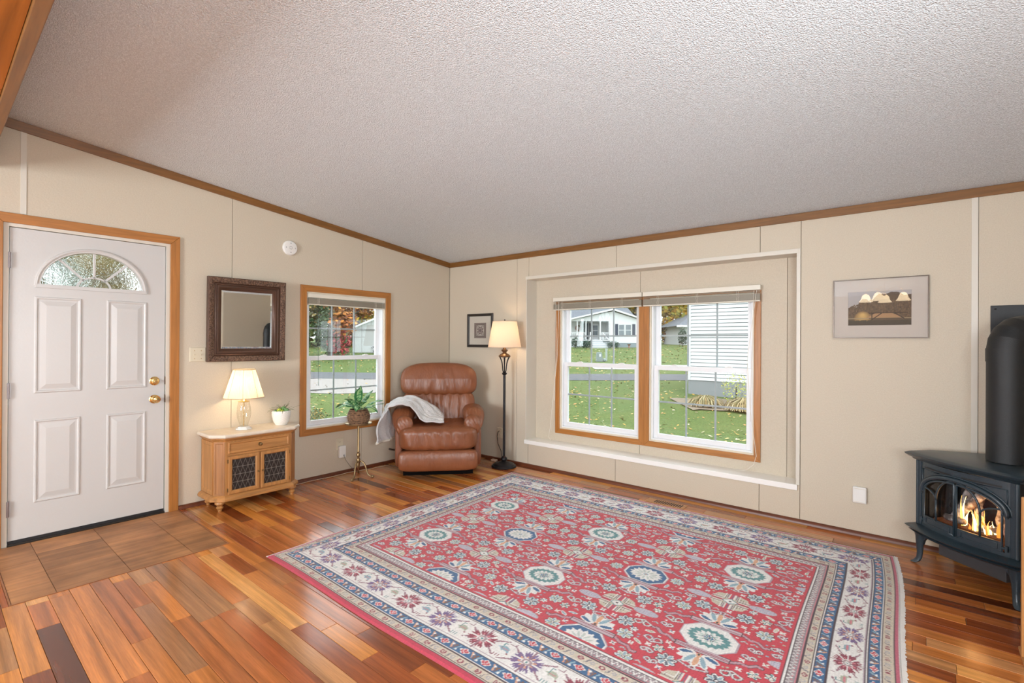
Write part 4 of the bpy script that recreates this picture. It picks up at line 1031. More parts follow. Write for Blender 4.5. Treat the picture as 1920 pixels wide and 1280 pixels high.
# ---------------------------------------------------------------- leather recliner in the corner
m_lea = mat('brown_leather', (0.18, 0.056, 0.021), 0.36, var=(6, (0.25, 0.086, 0.035), 0.3), bump=(30, 0.6, (1, 1, 0.3)), spec=0.55)
m_lea2 = mat('brown_leather_panel', (0.22, 0.078, 0.038), 0.42, bump=(140, 0.15))
t = thing('leather_recliner', 'brown leather recliner with a puffy headrest in the corner between the windows', 'armchair', (0.783, -0.866, 0.046), math.radians(48)); t.scale = (0.965,)*3
def wr(seed, amp, fr=26, up=True):
    def f(a, b, c, q):
        k = amp*(0.6+0.4*math.sin(a*5+seed))
        w_ = max(0.0, 1-abs(a)*1.15)
        fade = (max(0, -c)+0.25) if up else (max(0, c)+0.25)
        d_ = k*w_*fade*(math.sin(a*fr+seed+c*2.2*math.sin(a*3))+0.5*math.sin(a*fr*1.7+seed*2))
        if b < -0.2: q.y -= d_
        seam = 0.006*math.exp(-((abs(a)-0.42)/0.03)**2)
        if b < 0: q.y += seam
        else: q.z -= seam*0.3
        return q
    return f
for sg in (-1, 1):
    MB().rbox(0.045, 0.33, 0.245, (sg*0.405, 0.33, 0.262), 10, 0.18).build('side_panel', m_lea2, t, smooth='all')
    def aw(a, b, c, q, sg=sg):
        q.z -= 0.055*max(0, -b-0.55)/0.45*2.0*(1 if c > -2 else 0)   # droops at the front
        if c < 0: q.x += -sg*0.0
        if b < -0.4: q.z += 0.004*math.sin(a*26); q.y += 0.006*math.sin(a*22)*max(0, -c)
        return q
    MB().rbox(0.118, 0.36, 0.098, (sg*0.375, 0.29, 0.545), 16, 0.42, aw).build('arm_pad', m_lea, t, smooth='all')
    MB().rbox(0.088, 0.055, 0.105, (sg*0.345, -0.03, 0.470), 14, 0.42, lambda a, b, c, q: q+Vector((0, 0.003*math.sin(c*9+a*14), 0))).build('arm_front', m_lea, t, smooth='all')
def seatw(a, b, c, q):
    if c > 0: q.z += 0.030*max(0, b)*c - 0.012*c*(1-a*a)
    if b < -0.3:
        q.y -= 0.006*max(0, 1-abs(a))*math.sin(a*24+c*4)*(0.4+abs(c)); q.z += 0.008*(1-a*a)*(c > 0)
    g_ = 0.005*math.exp(-((abs(a)-0.36)/0.02)**2)
    if b < 0: q.y += g_
    if c > 0: q.z -= g_
    if abs(a) > 0.8: q.y -= 0.010*math.sin(c*3)
    return q
MB().rbox(0.405, 0.37, 0.130, (0.0, 0.185, 0.350), 36, 0.20, seatw).build('seat_cushion', m_lea, t, smooth='all')
MB().rbox(0.395, 0.055, 0.105, (0.0, -0.115, 0.137), 18, 0.15, lambda a, b, c, q: q+Vector((0, -0.02*(1-c*c) if b < 0 else 0, 0))).build('footrest', m_lea, t, smooth='all')
Rb = Matrix.Translation((0, 0.47, 0.40)) @ Matrix.Rotation(math.radians(-9), 4, 'X')
def loww(a, b, c, q):
    w_ = max(0, 1-abs(a)*1.1)
    if b < 0:
        q.y -= 0.016*w_*(0.35+0.65*max(0, c))*math.sin(a*27+0.6*math.sin(c*3+a*5)+1.0)
        q.y += 0.010*math.exp(-((abs(a)-0.62)/0.05)**2)
    return q
MB().rbox(0.405, 0.105, 0.215, (0, 0.0, 0.17), 34, 0.20, loww).xf(Rb).build('back_cushion', m_lea, t, smooth='all')
def headw(a, b, c, q):
    w_ = max(0, 1-abs(a)*1.2)
    if b < 0:
        q.y -= 0.012*w_*max(0, 0.45-c)*math.sin(a*21+c*2.5*math.sin(a*7)+0.5)
        q.y += 0.006*math.exp(-((abs(a)-0.40)/0.022)**2)
        q.y += 0.012*math.exp(-((c+0.97)/0.05)**2)
    q.x *= 1.0-0.13*max(0, c)**2
    if c > 0.3: q.z += 0.022*(1-a*a)*(c-0.3)
    q.y -= 0.020*(1-abs(c))*(b < 0)
    return q
MB().rbox(0.428, 0.118, 0.182, (0, -0.012, 0.500), 36, 0.235, headw).xf(Rb).build('headrest', m_lea, t, smooth='all')
MB().rbox(0.36, 0.03, 0.30, (0, 0.09, 0.31), 8, 0.2).xf(Rb).build('back_shell', m_lea2, t, smooth='all')
MB().tube([(-0.42, 0.10, 0.20), (-0.475, 0.06, 0.215), (-0.495, 0.0, 0.235)], [0.008, 0.009, 0.011], 8).build('recline_lever', mat('dark_lever', (0.03, 0.02, 0.015), 0.4), t, smooth='all')
MB().box(-0.36, 0.36, 0.02, 0.52, -0.0475, 0.10).build('base', mat('recliner_base', (0.006, 0.005, 0.005), 0.9, spec=0.05), t)

# fleece throw
t = thing('fleece_throw', 'pale fleece throw draped over the left arm of the recliner', 'blanket', (0.783, -0.866, 0.046), math.radians(48)); t.scale = (0.965,)*3
back_ = [(-0.575, 0.30), (-0.580, 0.36), (-0.575, 0.44), (-0.560, 0.52), (-0.535, 0.60), (-0.49, 0.665), (-0.42, 0.695), (-0.34, 0.712), (-0.26, 0.708), (-0.18, 0.685), (-0.10, 0.645), (-0.03, 0.595), (0.02, 0.545), (0.05, 0.505)]
front_ = [(-0.585, 0.285), (-0.590, 0.34), (-0.585, 0.42), (-0.570, 0.50), (-0.545, 0.575), (-0.50, 0.640), (-0.43, 0.662), (-0.36, 0.665), (-0.29, 0.650), (-0.235, 0.585), (-0.19, 0.520), (-0.12, 0.492), (-0.03, 0.490), (0.06, 0.492)]
def interp(pr_, f):
    x = f*(len(pr_)-1); i = min(int(x), len(pr_)-2); g_ = x-i; return pr_[i][0]*(1-g_)+pr_[i+1][0]*g_, pr_[i][1]*(1-g_)+pr_[i+1][1]*g_
nu, nv = 80, 40; vs = []; fs = []
for i in range(nu+1):
    f = i/nu; b_, f_ = interp(back_, f), interp(front_, f)
    for j in range(nv+1):
        g_ = j/nv; k_ = g_*g_*(3-2*g_); px_ = f_[0]+(b_[0]-f_[0])*k_; pz_ = f_[1]+(b_[1]-f_[1])*k_
        yf_ = 0.03+0.015*math.sin(f*9)-0.10*max(0, min(1, (f-0.66)/0.2))*(1 if f > 0.66 else 0); yb_ = 0.31+0.02*math.sin(f*7)
        if f < 0.33:
            yf_ = 0.0; yb_ = 0.26; h_ = 1-f/0.33; px_ += (0.115*k_-0.035*(1-k_))*min(1, h_*1.6)
        fold = 0.008*math.sin(f*23+g_*4)+0.010*math.sin(g_*13+f*7)+0.005*math.sin(g_*27+f*17)
        vs.append((px_+(fold*1.2 if f < 0.36 else 0)-0.006, yf_+(yb_-yf_)*g_+0.004*math.sin(f*50), pz_+(abs(fold) if f >= 0.30 else 0)+0.008))
for i in range(nu):
    for j in range(nv): fs.append((i*(nv+1)+j, (i+1)*(nv+1)+j, (i+1)*(nv+1)+j+1, i*(nv+1)+j+1))
m_fleece = mat('pale_fleece', (0.70, 0.69, 0.68), 0.95, bump=(120, 0.8), var=(14, (0.60, 0.60, 0.61), 0.3), sheen=0.4)
o = MB().add(vs, fs).build('fleece', m_fleece, t, smooth='all'); md = o.modifiers.new('thick', 'SOLIDIFY'); md.thickness = 0.014; md.offset = 1
hem = [vs[j] for j in range(nv+1)]
MB().tube([(x-0.006, y_, z-0.004) for x, y_, z in hem], 0.013, 8).build('hem', mat('cream_fleece', (0.74, 0.70, 0.60), 0.95, bump=(120, 0.8)), t, smooth='all')

# ---------------------------------------------------------------- floor lamp
t = thing('floor_lamp', 'black iron floor lamp with an open cage neck and a linen drum shade', 'lamp', (1.062, -0.186, 0))
m_iron = mat('oiled_iron', (0.022, 0.020, 0.022), 0.32, 0.55)
m_ironb = mat('bronzed_iron', (0.20, 0.11, 0.055), 0.32, 0.7)
MB().lathe([(0.0, 0.0), (0.130, 0.0), (0.134, 0.010), (0.128, 0.020), (0.116, 0.024), (0.112, 0.032), (0.092, 0.042), (0.060, 0.048), (0.050, 0.056), (0.030, 0.062), (0.022, 0.070), (0.036, 0.082), (0.034, 0.096), (0.016, 0.112), (0.012, 0.120)], 40).build('base', m_iron, t, smooth=True)
MB().cyl((0, 0, 0.115), (0, 0, 0.985), 0.0135, n=16).build('pole', m_iron, t, smooth=True)
MB().lathe([(0.012, 0.980), (0.022, 0.986), (0.028, 0.996), (0.022, 1.006), (0.014, 1.012), (0.010, 1.018)], 24).build('collar', m_iron, t, smooth=True)
for k in range(6):
    a = 2*PI*k/6+0.3; pts = [(0.012, 1.008), (0.020, 1.03), (0.024, 1.07), (0.030, 1.11), (0.042, 1.145), (0.056, 1.172), (0.060, 1.180)]
    MB().tube([(r*math.cos(a), r*math.sin(a), z) for r, z in pts], 0.0042, 6).build('cage_rod', m_iron, t, smooth='all')
MB().cyl((0, 0, 1.0), (0, 0, 1.18), 0.007, n=10).build('inner_rod', m_iron, t)
MB().lathe([(0.020, 1.168), (0.062, 1.176), (0.064, 1.184), (0.056, 1.196), (0.036, 1.210), (0.022, 1.218), (0.020, 1.226), (0.036, 1.244), (0.038, 1.252), (0.024, 1.254), (0.020, 1.262), (0.012, 1.272), (0.014, 1.285), (0.014, 1.33)], 28).build('urn', m_ironb, t, smooth=True)
m_linen = shade_mat('linen_shade', (0.76, 0.70, 0.62), (0.86, 0.70, 0.54), 0.50)
MB().lathe([(0.178, 1.278), (0.129, 1.556)], 48, cap=False).build('lamp_shade', m_linen, t, smooth='all')
for r, z in ((0.178, 1.279), (0.129, 1.555)):
    MB().tube([(r*math.cos(2*PI*i/48), r*math.sin(2*PI*i/48), z) for i in range(48)], 0.002, 5, closed=True).build('shade_ring', m_linen, t)
MB().tube([(0.126, 0, 1.545), (0, 0, 1.56), (-0.063, 0.109, 1.545)], 0.0015, 4).tube([(0, 0, 1.56), (-0.063, -0.109, 1.545)], 0.0015, 4).build('spider', m_iron, t)
MB().lathe([(0.003, 1.555), (0.008, 1.566), (0.006, 1.574), (0.0, 1.580)], 12).build('finial', m_iron, t, smooth=True)
MB().sphere((0, 0, 1.40), 0.028, 14, 10, (1, 1, 1.15)).build('bulb', emit_mat('warm_bulb_floor', (1.0, 0.72, 0.42), 12), t, smooth='all')
lamp_light('bulb_light', t, (0, 0, 1.40), 13, 0.032, (1.0, 0.70, 0.42))
tag(MB().tube([(0.842, -0.012, 0.333), (0.845, -0.035, 0.330), (0.838, -0.045, 0.28), (0.855, -0.05, 0.20), (0.905, -0.055, 0.13), (0.925, -0.06, 0.06), (0.91, -0.07, 0.010), (0.90, -0.09, 0.008)], 0.0035, 6).build('lamp_cord', m_black, smooth='all'), 'black cord hanging from the outlet to the floor lamp', 'cord')
tag(MB().box(0.78, 0.85, -0.085, -0.045, 0.0, 0.022).build('power_brick', mat('beige_plastic', (0.62, 0.45, 0.33), 0.5), bevel=0.004), 'little beige cord switch box on the floor beside the floor lamp base', 'adapter')

# ---------------------------------------------------------------- floor vent
t = thing('floor_vent', 'wooden floor register with dark slots between the rug and the window wall', 'floor vent', (2.865, -0.222, 0))
m_vent = mat('vent_wood', (0.48, 0.22, 0.08), 0.35, grain=(50, 0.2, 0))
MB().box(-0.165, 0.165, -0.056, 0.056, 0.0, 0.0035).build('plate', m_vent, t, bevel=0.001)
for k in range(13):
    x = -0.085+0.018*k
    MB().box(x-0.0055, x+0.0055, -0.036, 0.036, 0.0036, 0.0040).build('slot', m_dark, t)

# ---------------------------------------------------------------- oriental rug
RW, RH = 3.06, 2.52
cRed, cCream, cLil, cBlue, cTeal, cTan, cDark = (0.54, 0.045, 0.070), (0.76, 0.75, 0.73), (0.42, 0.33, 0.38), (0.035, 0.12, 0.26), (0.10, 0.26, 0.27), (0.60, 0.53, 0.43), (0.06, 0.035, 0.045)
cLB, cPink, cPeach, cGrey, cBurg, cSage = (0.26, 0.40, 0.48), (0.60, 0.20, 0.24), (0.66, 0.36, 0.22), (0.42, 0.41, 0.42), (0.26, 0.04, 0.07), (0.40, 0.44, 0.34)
R = Raster(RW, RH, 0.0042, cRed)
rq = random.Random(21)
# field extent inside the borders
F0, F1, G0, G1 = 0.36, 2.66, 0.52, 2.02     # x, y of the red field
MX = [0.565+0.4525*k for k in range(-1, 6)]; MY = [0.515+0.388*k for k in range(-1, 6)]
def S_(pts, cx, cyy, sx=1, sy=1, rot=0):
    c, s_ = math.cos(rot), math.sin(rot); return [(cx+(x*c-y_*s_)*sx, cyy+(x*s_+y_*c)*sy) for x, y_ in pts]
def outl(pts, w1, c1, w2, c2): R.stroke(pts, w1, c1); R.stroke(pts, w2, c2)
def flower(cx, cyy, r, petals, c1, c2, rot=0):
    for k in range(petals):
        a = rot+2*PI*k/petals; R.ell(cx+math.cos(a)*r*0.62, cyy+math.sin(a)*r*0.62, r*0.54, r*0.35, cDark if petals > 5 else cCream, a)
    for k in range(petals):
        a = rot+2*PI*k/petals; R.ell(cx+math.cos(a)*r*0.62, cyy+math.sin(a)*r*0.62, r*0.46, r*0.27, cCream, a)
    for k in range(petals):
        a = rot+2*PI*k/petals; R.ell(cx+math.cos(a)*r*0.60, cyy+math.sin(a)*r*0.60, r*0.34, r*0.17, c1 if k % 2 else c2, a)
    R.ell(cx, cyy, r*0.26, r*0.26, cDark); R.ell(cx, cyy, r*0.15, r*0.15, cCream)
def palmette(cx, cyy, up, blue):
    sg = 1 if up else -1
    for k, a in enumerate((-1.25, -0.85, -0.42, 0, 0.42, 0.85, 1.25)):
        L_ = 0.052+0.014*math.cos(a*1.2); dx, dy = math.sin(a), math.cos(a)*sg
        R.ell(cx+dx*L_, cyy+dy*L_*0.8, L_*0.74, 0.0185, cCream, math.atan2(dy, dx))
    for k, a in enumerate((-1.25, -0.85, -0.42, 0, 0.42, 0.85, 1.25)):
        L_ = 0.052+0.014*math.cos(a*1.2); dx, dy = math.sin(a), math.cos(a)*sg
        col = [blue, cCream, cLB, cPeach, cLB, cCream, blue][k]
        R.ell(cx+dx*L_*1.05, cyy+dy*L_*0.85, L_*0.55, 0.0105, col, math.atan2(dy, dx))
    R.ell(cx, cyy+sg*0.010, 0.012, 0.014, cPeach); R.ell(cx, cyy+sg*0.006, 0.005, 0.009, cDark)
def medal(cx, cyy, kind):
    # vines
    for sx in (-1, 1):
        for sy in (-1, 1):
            p = [(cx+sx*0.02, cyy+sy*0.118), (cx+sx*0.12, cyy+sy*0.118), (cx+sx*0.150, cyy+sy*0.098), (cx+sx*0.185, cyy+sy*0.100), (cx+sx*0.21, cyy+sy*0.075), (cx+sx*0.228, cyy+sy*0.08)]
            outl(p, 0.019, cDark, 0.013, cLil); R.stroke(p, 0.004, cPink)
    for sy in (-1, 1):
        y_ = cyy+sy*0.118; R.rect(cx-0.115, cx+0.115, y_-0.018, y_+0.018, cDark); R.rect(cx-0.112, cx+0.112, y_-0.015, y_+0.015, (0.52, 0.40, 0.44))
        R.rect(cx-0.112, cx+0.112, y_-0.006, y_-0.003, cBurg); R.rect(cx-0.112, cx+0.112, y_+0.004, y_+0.007, cBurg)
        palmette(cx, cyy+sy*0.142, sy > 0, cBlue)
    oc = [(-0.118, -0.035), (-0.118, 0.035), (-0.06, 0.098), (0.06, 0.098), (0.118, 0.035), (0.118, -0.035), (0.06, -0.098), (-0.06, -0.098)]
    R.poly(S_(oc, cx, cyy, 1.05, 1.04), cLil); R.poly(S_(oc, cx, cyy, 1.0, 1.0), cCream)
    if kind == 'b':
        R.poly(S_(oc, cx, cyy, 0.95, 0.93), cBlue)
        R.poly([(cx+(0.096 if i % 2 == 0 else 0.076)*math.cos(PI*i/16), cyy+(0.078 if i % 2 == 0 else 0.058)*math.sin(PI*i/16)) for i in range(32)], cCream)
        for k in range(12):
            a = 2*PI*k/12; R.ell(cx+0.045*math.cos(a), cyy+0.036*math.sin(a), 0.020, 0.006, (0.50, 0.56, 0.52), a)
        R.ell(cx, cyy, 0.014, 0.012, cLB); R.ell(cx, cyy, 0.006, 0.005, cPeach)
    else:
        R.poly([(cx+(0.098 if i % 2 == 0 else 0.082)*math.cos(PI*i/18), cyy+(0.078 if i % 2 == 0 else 0.064)*math.sin(PI*i/18)) for i in range(36)], cTeal)
        R.poly([(cx+(0.068 if i % 2 == 0 else 0.052)*math.cos(PI*i/14), cyy+(0.054 if i % 2 == 0 else 0.040)*math.sin(PI*i/14)) for i in range(28)], cCream)
        for k in range(10):
            a = 2*PI*k/10+0.2; R.ell(cx+0.036*math.cos(a), cyy+0.029*math.sin(a), 0.013, 0.006, (0.45, 0.58, 0.54), a)
        flower(cx, cyy, 0.026, 8, cTeal, cBlue)
def diamond(cx, cyy):
    for sx in (-1, 1):
        for sy in (-1, 1):
            R.poly(S_([(0.012, 0.012), (0.085, 0.012), (0.085, 0.030), (0.072, 0.062), (0.036, 0.078), (0.012, 0.078)], cx, cyy, sx, sy), (0.56, 0.51, 0.41))
            for k in range(4):
                R.stroke(S_([(0.030+0.013*k, 0.020), (0.030+0.013*k, 0.058-0.006*k)], cx, cyy, sx, sy), 0.0035, (0.16, 0.13, 0.10))
            R.stroke(S_([(0.020, 0.066), (0.036, 0.066)], cx, cyy, sx, sy), 0.004, (0.16, 0.13, 0.10))
    for k in range(-3, 4):
        R.rect(cx-0.092, cx-0.035, cyy+k*0.011-0.002, cyy+k*0.011+0.0025, cCream if k % 2 else (0.18, 0.10, 0.12)); R.rect(cx+0.035, cx+0.092, cyy+k*0.011-0.002, cyy+k*0.011+0.0025, cCream if k % 2 else (0.18, 0.10, 0.12))
        R.rect(cx+k*0.011-0.002, cx+k*0.011+0.0025, cyy+0.03, cyy+0.084, cCream if k % 2 else (0.17, 0.12, 0.22)); R.rect(cx+k*0.011-0.002, cx+k*0.011+0.0025, cyy-0.084, cyy-0.03, cCream if k % 2 else (0.17, 0.12, 0.22))
    R.poly(S_([(-0.042, 0), (0, -0.032), (0.042, 0), (0, 0.032)], cx, cyy), cTeal); R.poly(S_([(-0.034, 0), (0, -0.025), (0.034, 0), (0, 0.025)], cx, cyy), cCream); R.ell(cx, cyy, 0.007, 0.006, cDark)
def oval(cx, cyy, rot=0.0):
    R.ell(cx, cyy, 0.064, 0.028, cGrey, rot); R.ell(cx, cyy, 0.060, 0.024, (0.50, 0.47, 0.55), rot)
    for k in range(-5, 6):
        for q in (-1, 0, 1): R.ell(cx+k*0.010, cyy+q*0.012, 0.003, 0.002, (0.27, 0.28, 0.38))
def scroll(cx, cyy, sx, sy, col=cLil):
    p = [(0.035*math.cos(a)*(1-a/9)+0.0, 0.022*math.sin(a)*(1-a/9)+0.012) for a in [i*0.45 for i in range(10)]]
    p2 = [(-x, y_-0.0) for x, y_ in p][::-1]
    pts = S_([(x-0.030, y_) for x, y_ in p2]+[(0, -0.006)]+[(x+0.030, y_) for x, y_ in p], cx, cyy, sx, sy)
    outl(pts, 0.0125, cDark, 0.009, col); R.stroke(pts, 0.003, cCream)
for i, mx_ in enumerate(MX):
    for j, my_ in enumerate(MY):
        par = (i+j+1) % 2
        if par == 0: medal(mx_, my_, 'g' if i % 2 == 1 else 'b')
        else:
            diamond(mx_, my_)
            for sx in (-1, 1):
                for sy in (-1, 1): flower(mx_+sx*0.100, my_+sy*0.118, 0.040, 8, cLB, (0.10, 0.12, 0.16), PI/8)
                oval(mx_+sx*0.150, my_+sx*0.012)
                scroll(mx_+sx*0.0, my_+sx*0.135, 0.9, sx)
# smaller fillers thrown where red ground is still free
free = lambda x, y_, r: (lambda w: w is not None and not (R.mask[w[0]] & (((w[1]-x)**2+(w[2]-y_)**2) < r*r)).any())(R.win(x-r, x+r, y_-r, y_+r))
def leafm(cx, cyy, rot, c): R.ell(cx, cyy, 0.024, 0.009, cCream, rot); R.ell(cx, cyy, 0.019, 0.0055, c, rot)
kinds = [0.042, 0.030, 0.022, 0.017, 0.012]
for r_ in kinds:
    for _ in range(2600 if r_ > 0.02 else 5200):
        x = F0+rq.random()*(F1-F0); y_ = G0+rq.random()*(G1-G0)
        if free(x, y_, r_+0.002):
            k = rq.random()
            if r_ == 0.042: scroll(x, y_, 0.62, 1.15*rq.choice((-1, 1)), cGrey if k < 0.3 else cLil) if k < 0.6 else flower(x, y_, 0.036, 8, cLB, cSage, k*6)
            elif r_ == 0.030: scroll(x, y_, 0.42, 0.8*rq.choice((-1, 1))) if k < 0.5 else flower(x, y_, 0.025, 6, cTeal, cTan, k*6)
            elif r_ == 0.022: flower(x, y_, 0.019, 6, rq.choice((cLB, cSage, cBlue, cTan)), cCream, k*6) if k < 0.5 else leafm(x, y_, rq.choice((0.2, 1.4, 2.6)), rq.choice((cSage, cTan, cLB)))
            elif r_ == 0.017: flower(x, y_, 0.014, 4, rq.choice((cBlue, cCream, cTan)), cCream, PI/4) if k < 0.6 else outl([(x-0.013, y_-0.004), (x, y_+0.006), (x+0.013, y_-0.004)], 0.007, cTeal, 0.003, cCream)
            else: R.ell(x, y_, 0.006, 0.005, rq.choice((cCream, cLB, cSage)))
# borders: sample stripes by distance from the edge
nx, ny = R.nx, R.ny
X, Y = np.meshgrid(np.arange(nx)*R.cx, np.arange(ny)*R.cyy)
scal = {'L': 0.36/0.52, 'R': (RW-F1)/0.52, 'N': 1.0, 'B': (RH-G1)/0.52}
dl, dr_, dn, db = X/scal['L'], (RW-X)/scal['R'], Y/scal['N'], (RH-Y)/scal['B']
D = np.minimum(np.minimum(dl, dr_), np.minimum(dn, db)); side = np.argmin(np.stack([dl, dr_, dn, db]), 0)
Sx = np.where(side < 2, Y, X)
def tile(per, wid, base, draw, cell=0.0035):
    T = Raster(per, wid, cell, base); draw(T); return T
def sample(T, s_, d_):
    i = np.clip(((s_ % T.w)/T.cx).astype(int), 0, T.nx-1); j = np.clip((d_/T.cyy).astype(int), 0, T.ny-1); return T.im[j, i]
def t_cream(T):
    T.stroke([(0, 0.004), (0.1, 0.004)], 0.003, cDark); T.stroke([(0, 0.046), (0.1, 0.046)], 0.003, cDark)
    T.ell(0.022, 0.025, 0.014, 0.013, cBurg); T.ell(0.022, 0.025, 0.009, 0.008, cTan); T.ell(0.022, 0.025, 0.004, 0.004, cBurg)
    T.stroke([(0.044, 0.012), (0.052, 0.016), (0.056, 0.034), (0.064, 0.038)], 0.006, (0.22, 0.20, 0.22)); T.ell(0.078, 0.025, 0.011, 0.011, cGrey); T.ell(0.078, 0.025, 0.005, 0.005, cTan)
    T.ell(0.092, 0.036, 0.004, 0.004, cSage); T.ell(0.006, 0.012, 0.004, 0.004, cSage)
def t_blue(T):
    T.stroke([(0, 0.002), (0.2, 0.002)], 0.003, cCream); T.stroke([(0, 0.048), (0.2, 0.048)], 0.003, cCream)
    T.poly([(0.002, 0.025), (0.030, 0.004), (0.058, 0.025), (0.030, 0.046)], cCream); T.poly([(0.008, 0.025), (0.030, 0.008), (0.052, 0.025), (0.030, 0.042)], cRed); T.poly([(0.018, 0.025), (0.030, 0.016), (0.042, 0.025), (0.030, 0.034)], cCream); T.ell(0.030, 0.025, 0.006, 0.005, cRed)
    T.stroke([(0.066, 0.042), (0.082, 0.008)], 0.007, cPeach); T.stroke([(0.100, 0.008), (0.116, 0.042)], 0.007, cLB)
    T.stroke([(0.084, 0.038), (0.090, 0.012), (0.098, 0.038)], 0.006, (0.22, 0.10, 0.05)); T.ell(0.076, 0.034, 0.006, 0.006, cCream); T.ell(0.108, 0.014, 0.006, 0.006, cCream)
def t_main(T):
    w = T.h
    T.stroke([(0, 0.003), (0.5, 0.003)], 0.004, cDark); T.stroke([(0, w-0.003), (0.5, w-0.003)], 0.004, cDark)
    T.stroke([(0, 0.012), (0.5, 0.012)], 0.003, cLil)
    for n_, (cx, cc) in enumerate(((0.085, cBurg), (0.335, (0.17, 0.11, 0.26)))):
        cy0 = w*0.5
        ln = (0.30, 0.16, 0.20)
        for a, b in (((cx-0.115, cy0-0.06), (cx-0.05, cy0-0.02)), ((cx+0.05, cy0+0.02), (cx+0.115, cy0+0.06)), ((cx-0.10, cy0+0.055), (cx-0.05, cy0+0.02)), ((cx+0.05, cy0-0.02), (cx+0.10, cy0-0.055))): T.stroke([a, b], 0.008, ln)
        T.stroke([(cx, 0.006), (cx, w-0.006)], 0.008, ln)
        for k in range(8):
            a = PI/8+k*PI/4; 
            for q in (-0.16, 0.0, 0.16): T.ell(cx+0.050*math.cos(a+q*1.25), cy0+0.044*math.sin(a+q*1.25), 0.023, 0.0048, cc, a+q*1.25)
            T.ell(cx+0.036*math.cos(a), cy0+0.032*math.sin(a), 0.010, 0.004, cPink if n_ == 0 else cPeach, a)
        T.poly([(cx-0.022, cy0-0.012), (cx, cy0-0.022), (cx+0.022, cy0-0.012), (cx+0.022, cy0+0.012), (cx, cy0+0.022), (cx-0.022, cy0+0.012)], (0.36, 0.26, 0.28)); T.ell(cx, cy0, 0.013, 0.012, cCream); T.ell(cx, cy0, 0.006, 0.006, cTeal)
        hx = cx+0.125; hy = w*0.56
        c3 = cLB if n_ == 0 else cSage
        T.poly([(hx-0.034, hy), (hx-0.012, hy-0.016), (hx+0.014, hy-0.012), (hx+0.030, hy-0.028), (hx+0.026, hy+0.004), (hx, hy+0.018)], c3); T.stroke([(hx-0.02, hy-0.003), (hx+0.018, hy-0.004)], 0.006, cPink); T.stroke([(hx-0.018, hy), (hx-0.02, hy+0.03), (hx-0.006, hy+0.032)], 0.004, cTeal); T.ell(hx+0.030, hy-0.026, 0.006, 0.005, cBurg)
        for q in range(3): T.stroke([(hx-0.02+q*0.014, w*0.18), (hx-0.02+q*0.014, w*0.28), (hx-0.012+q*0.014, w*0.28)], 0.004, cBurg if n_ == 0 else cTeal)
        T.stroke([(hx+0.0, w*0.80), (hx+0.03, w*0.80), (hx+0.03, w*0.90)], 0.004, ln)
def t_lil(T):
    for k in range(2): T.stroke([(0.012*k*2, 0.004), (0.012*k*2+0.012, 0.034), (0.012*k*2+0.024, 0.004)], 0.004, cCream); T.ell(0.012+0.024*k, 0.010, 0.004, 0.004, cPink)
Tc = tile(0.1, 0.05, cTan, t_cream); Tb = tile(0.12, 0.05, cBlue, t_blue); Tm = tile(0.5, 0.165, cCream, t_main); Tl = tile(0.048, 0.038, (0.30, 0.25, 0.27), t_lil)
im = R.im; bord = D < 0.52
line = np.array(cDark, np.float32); cream = np.array(cCream, np.float32)
def band(a, b, col):
    m = (D >= a) & (D < b) & bord; im[m] = col(Sx[m], D[m]-a) if callable(col) else col
band(0.0, 0.032, np.array((0.50, 0.03, 0.07), np.float32)); band(0.032, 0.036, line)
# the far, left and right outer stripe is pale, the near selvedge is red
m = (D < 0.032) & (side != 2); im[m] = np.where((D[m] < 0.016)[:, None], np.array((0.70, 0.68, 0.66)), np.array((0.52, 0.12, 0.18)))
band(0.036, 0.086, lambda s_, d_: sample(Tc, s_, d_)); band(0.086, 0.090, line); band(0.090, 0.094, cream)
band(0.094, 0.144, lambda s_, d_: sample(Tb, s_, d_)); band(0.144, 0.148, line); band(0.148, 0.152, cream)
band(0.152, 0.317, lambda s_, d_: sample(Tm, s_, d_)); band(0.317, 0.321, cream); band(0.321, 0.325, line)
band(0.325, 0.375, lambda s_, d_: sample(Tb, s_+0.05, d_)); band(0.375, 0.379, line); band(0.379, 0.383, cream)
band(0.383, 0.433, lambda s_, d_: sample(Tc, s_+0.03, d_)); band(0.433, 0.437, line); band(0.437, 0.443, np.array(cPink, np.float32)); band(0.443, 0.447, line)
band(0.447, 0.485, lambda s_, d_: sample(Tl, s_, d_)); band(0.485, 0.490, line); band(0.490, 0.500, cream); band(0.500, 0.506, line)
m = (D >= 0.506) & bord; im[m] = np.array(cRed, np.float32)
# abrash: each knot row a little different, wool faded unevenly
streak = 1+0.12*(rng.random((1, nx))-0.5)+0.26*(rng.random((ny, nx))-0.5)
im *= streak[..., None]
fade = 0.5+0.5*np.sin(X*1.3+0.6)*np.sin(Y*1.7+0.4)
im += (0.03+0.04*fade)[..., None]*(np.array((0.75, 0.72, 0.72))-im)
def rugP(X, Y):
    u = X/RW; v = Y/RH
    xl = 1.405+(1.292-1.405)*v; xr = 4.470-0.105*v**2.2+0.010*np.sin(v*9); yn = -2.820+0.006*np.sin(u*14); yf = -0.322+(0.035)*u
    jx = 0.004*np.sin(v*23)*(u < 0.01); x = xl+(xr-xl)*u+jx; y_ = yn+(yf-yn)*v
    z = 0.0085+0.0008*np.sin(X*9)*np.sin(Y*7)+0.0007*rng.random(X.shape)
    e = np.minimum(np.minimum(u*RW, (1-u)*RW), np.minimum(v*RH, (1-v)*RH)); z = np.where(e < 0.006, 0.0035, z)
    return np.stack([x, y_, z], 1)
t = thing('area_rug', 'large red oriental rug with medallions and cream floral borders', 'rug', (0, 0, 0))
m_rug = mat('rug_wool', rough=0.95, attr='col', spec=0.12, sheen=0.12, bump=(420, 0.35))
R.mesh('pile', m_rug, t, rugP)
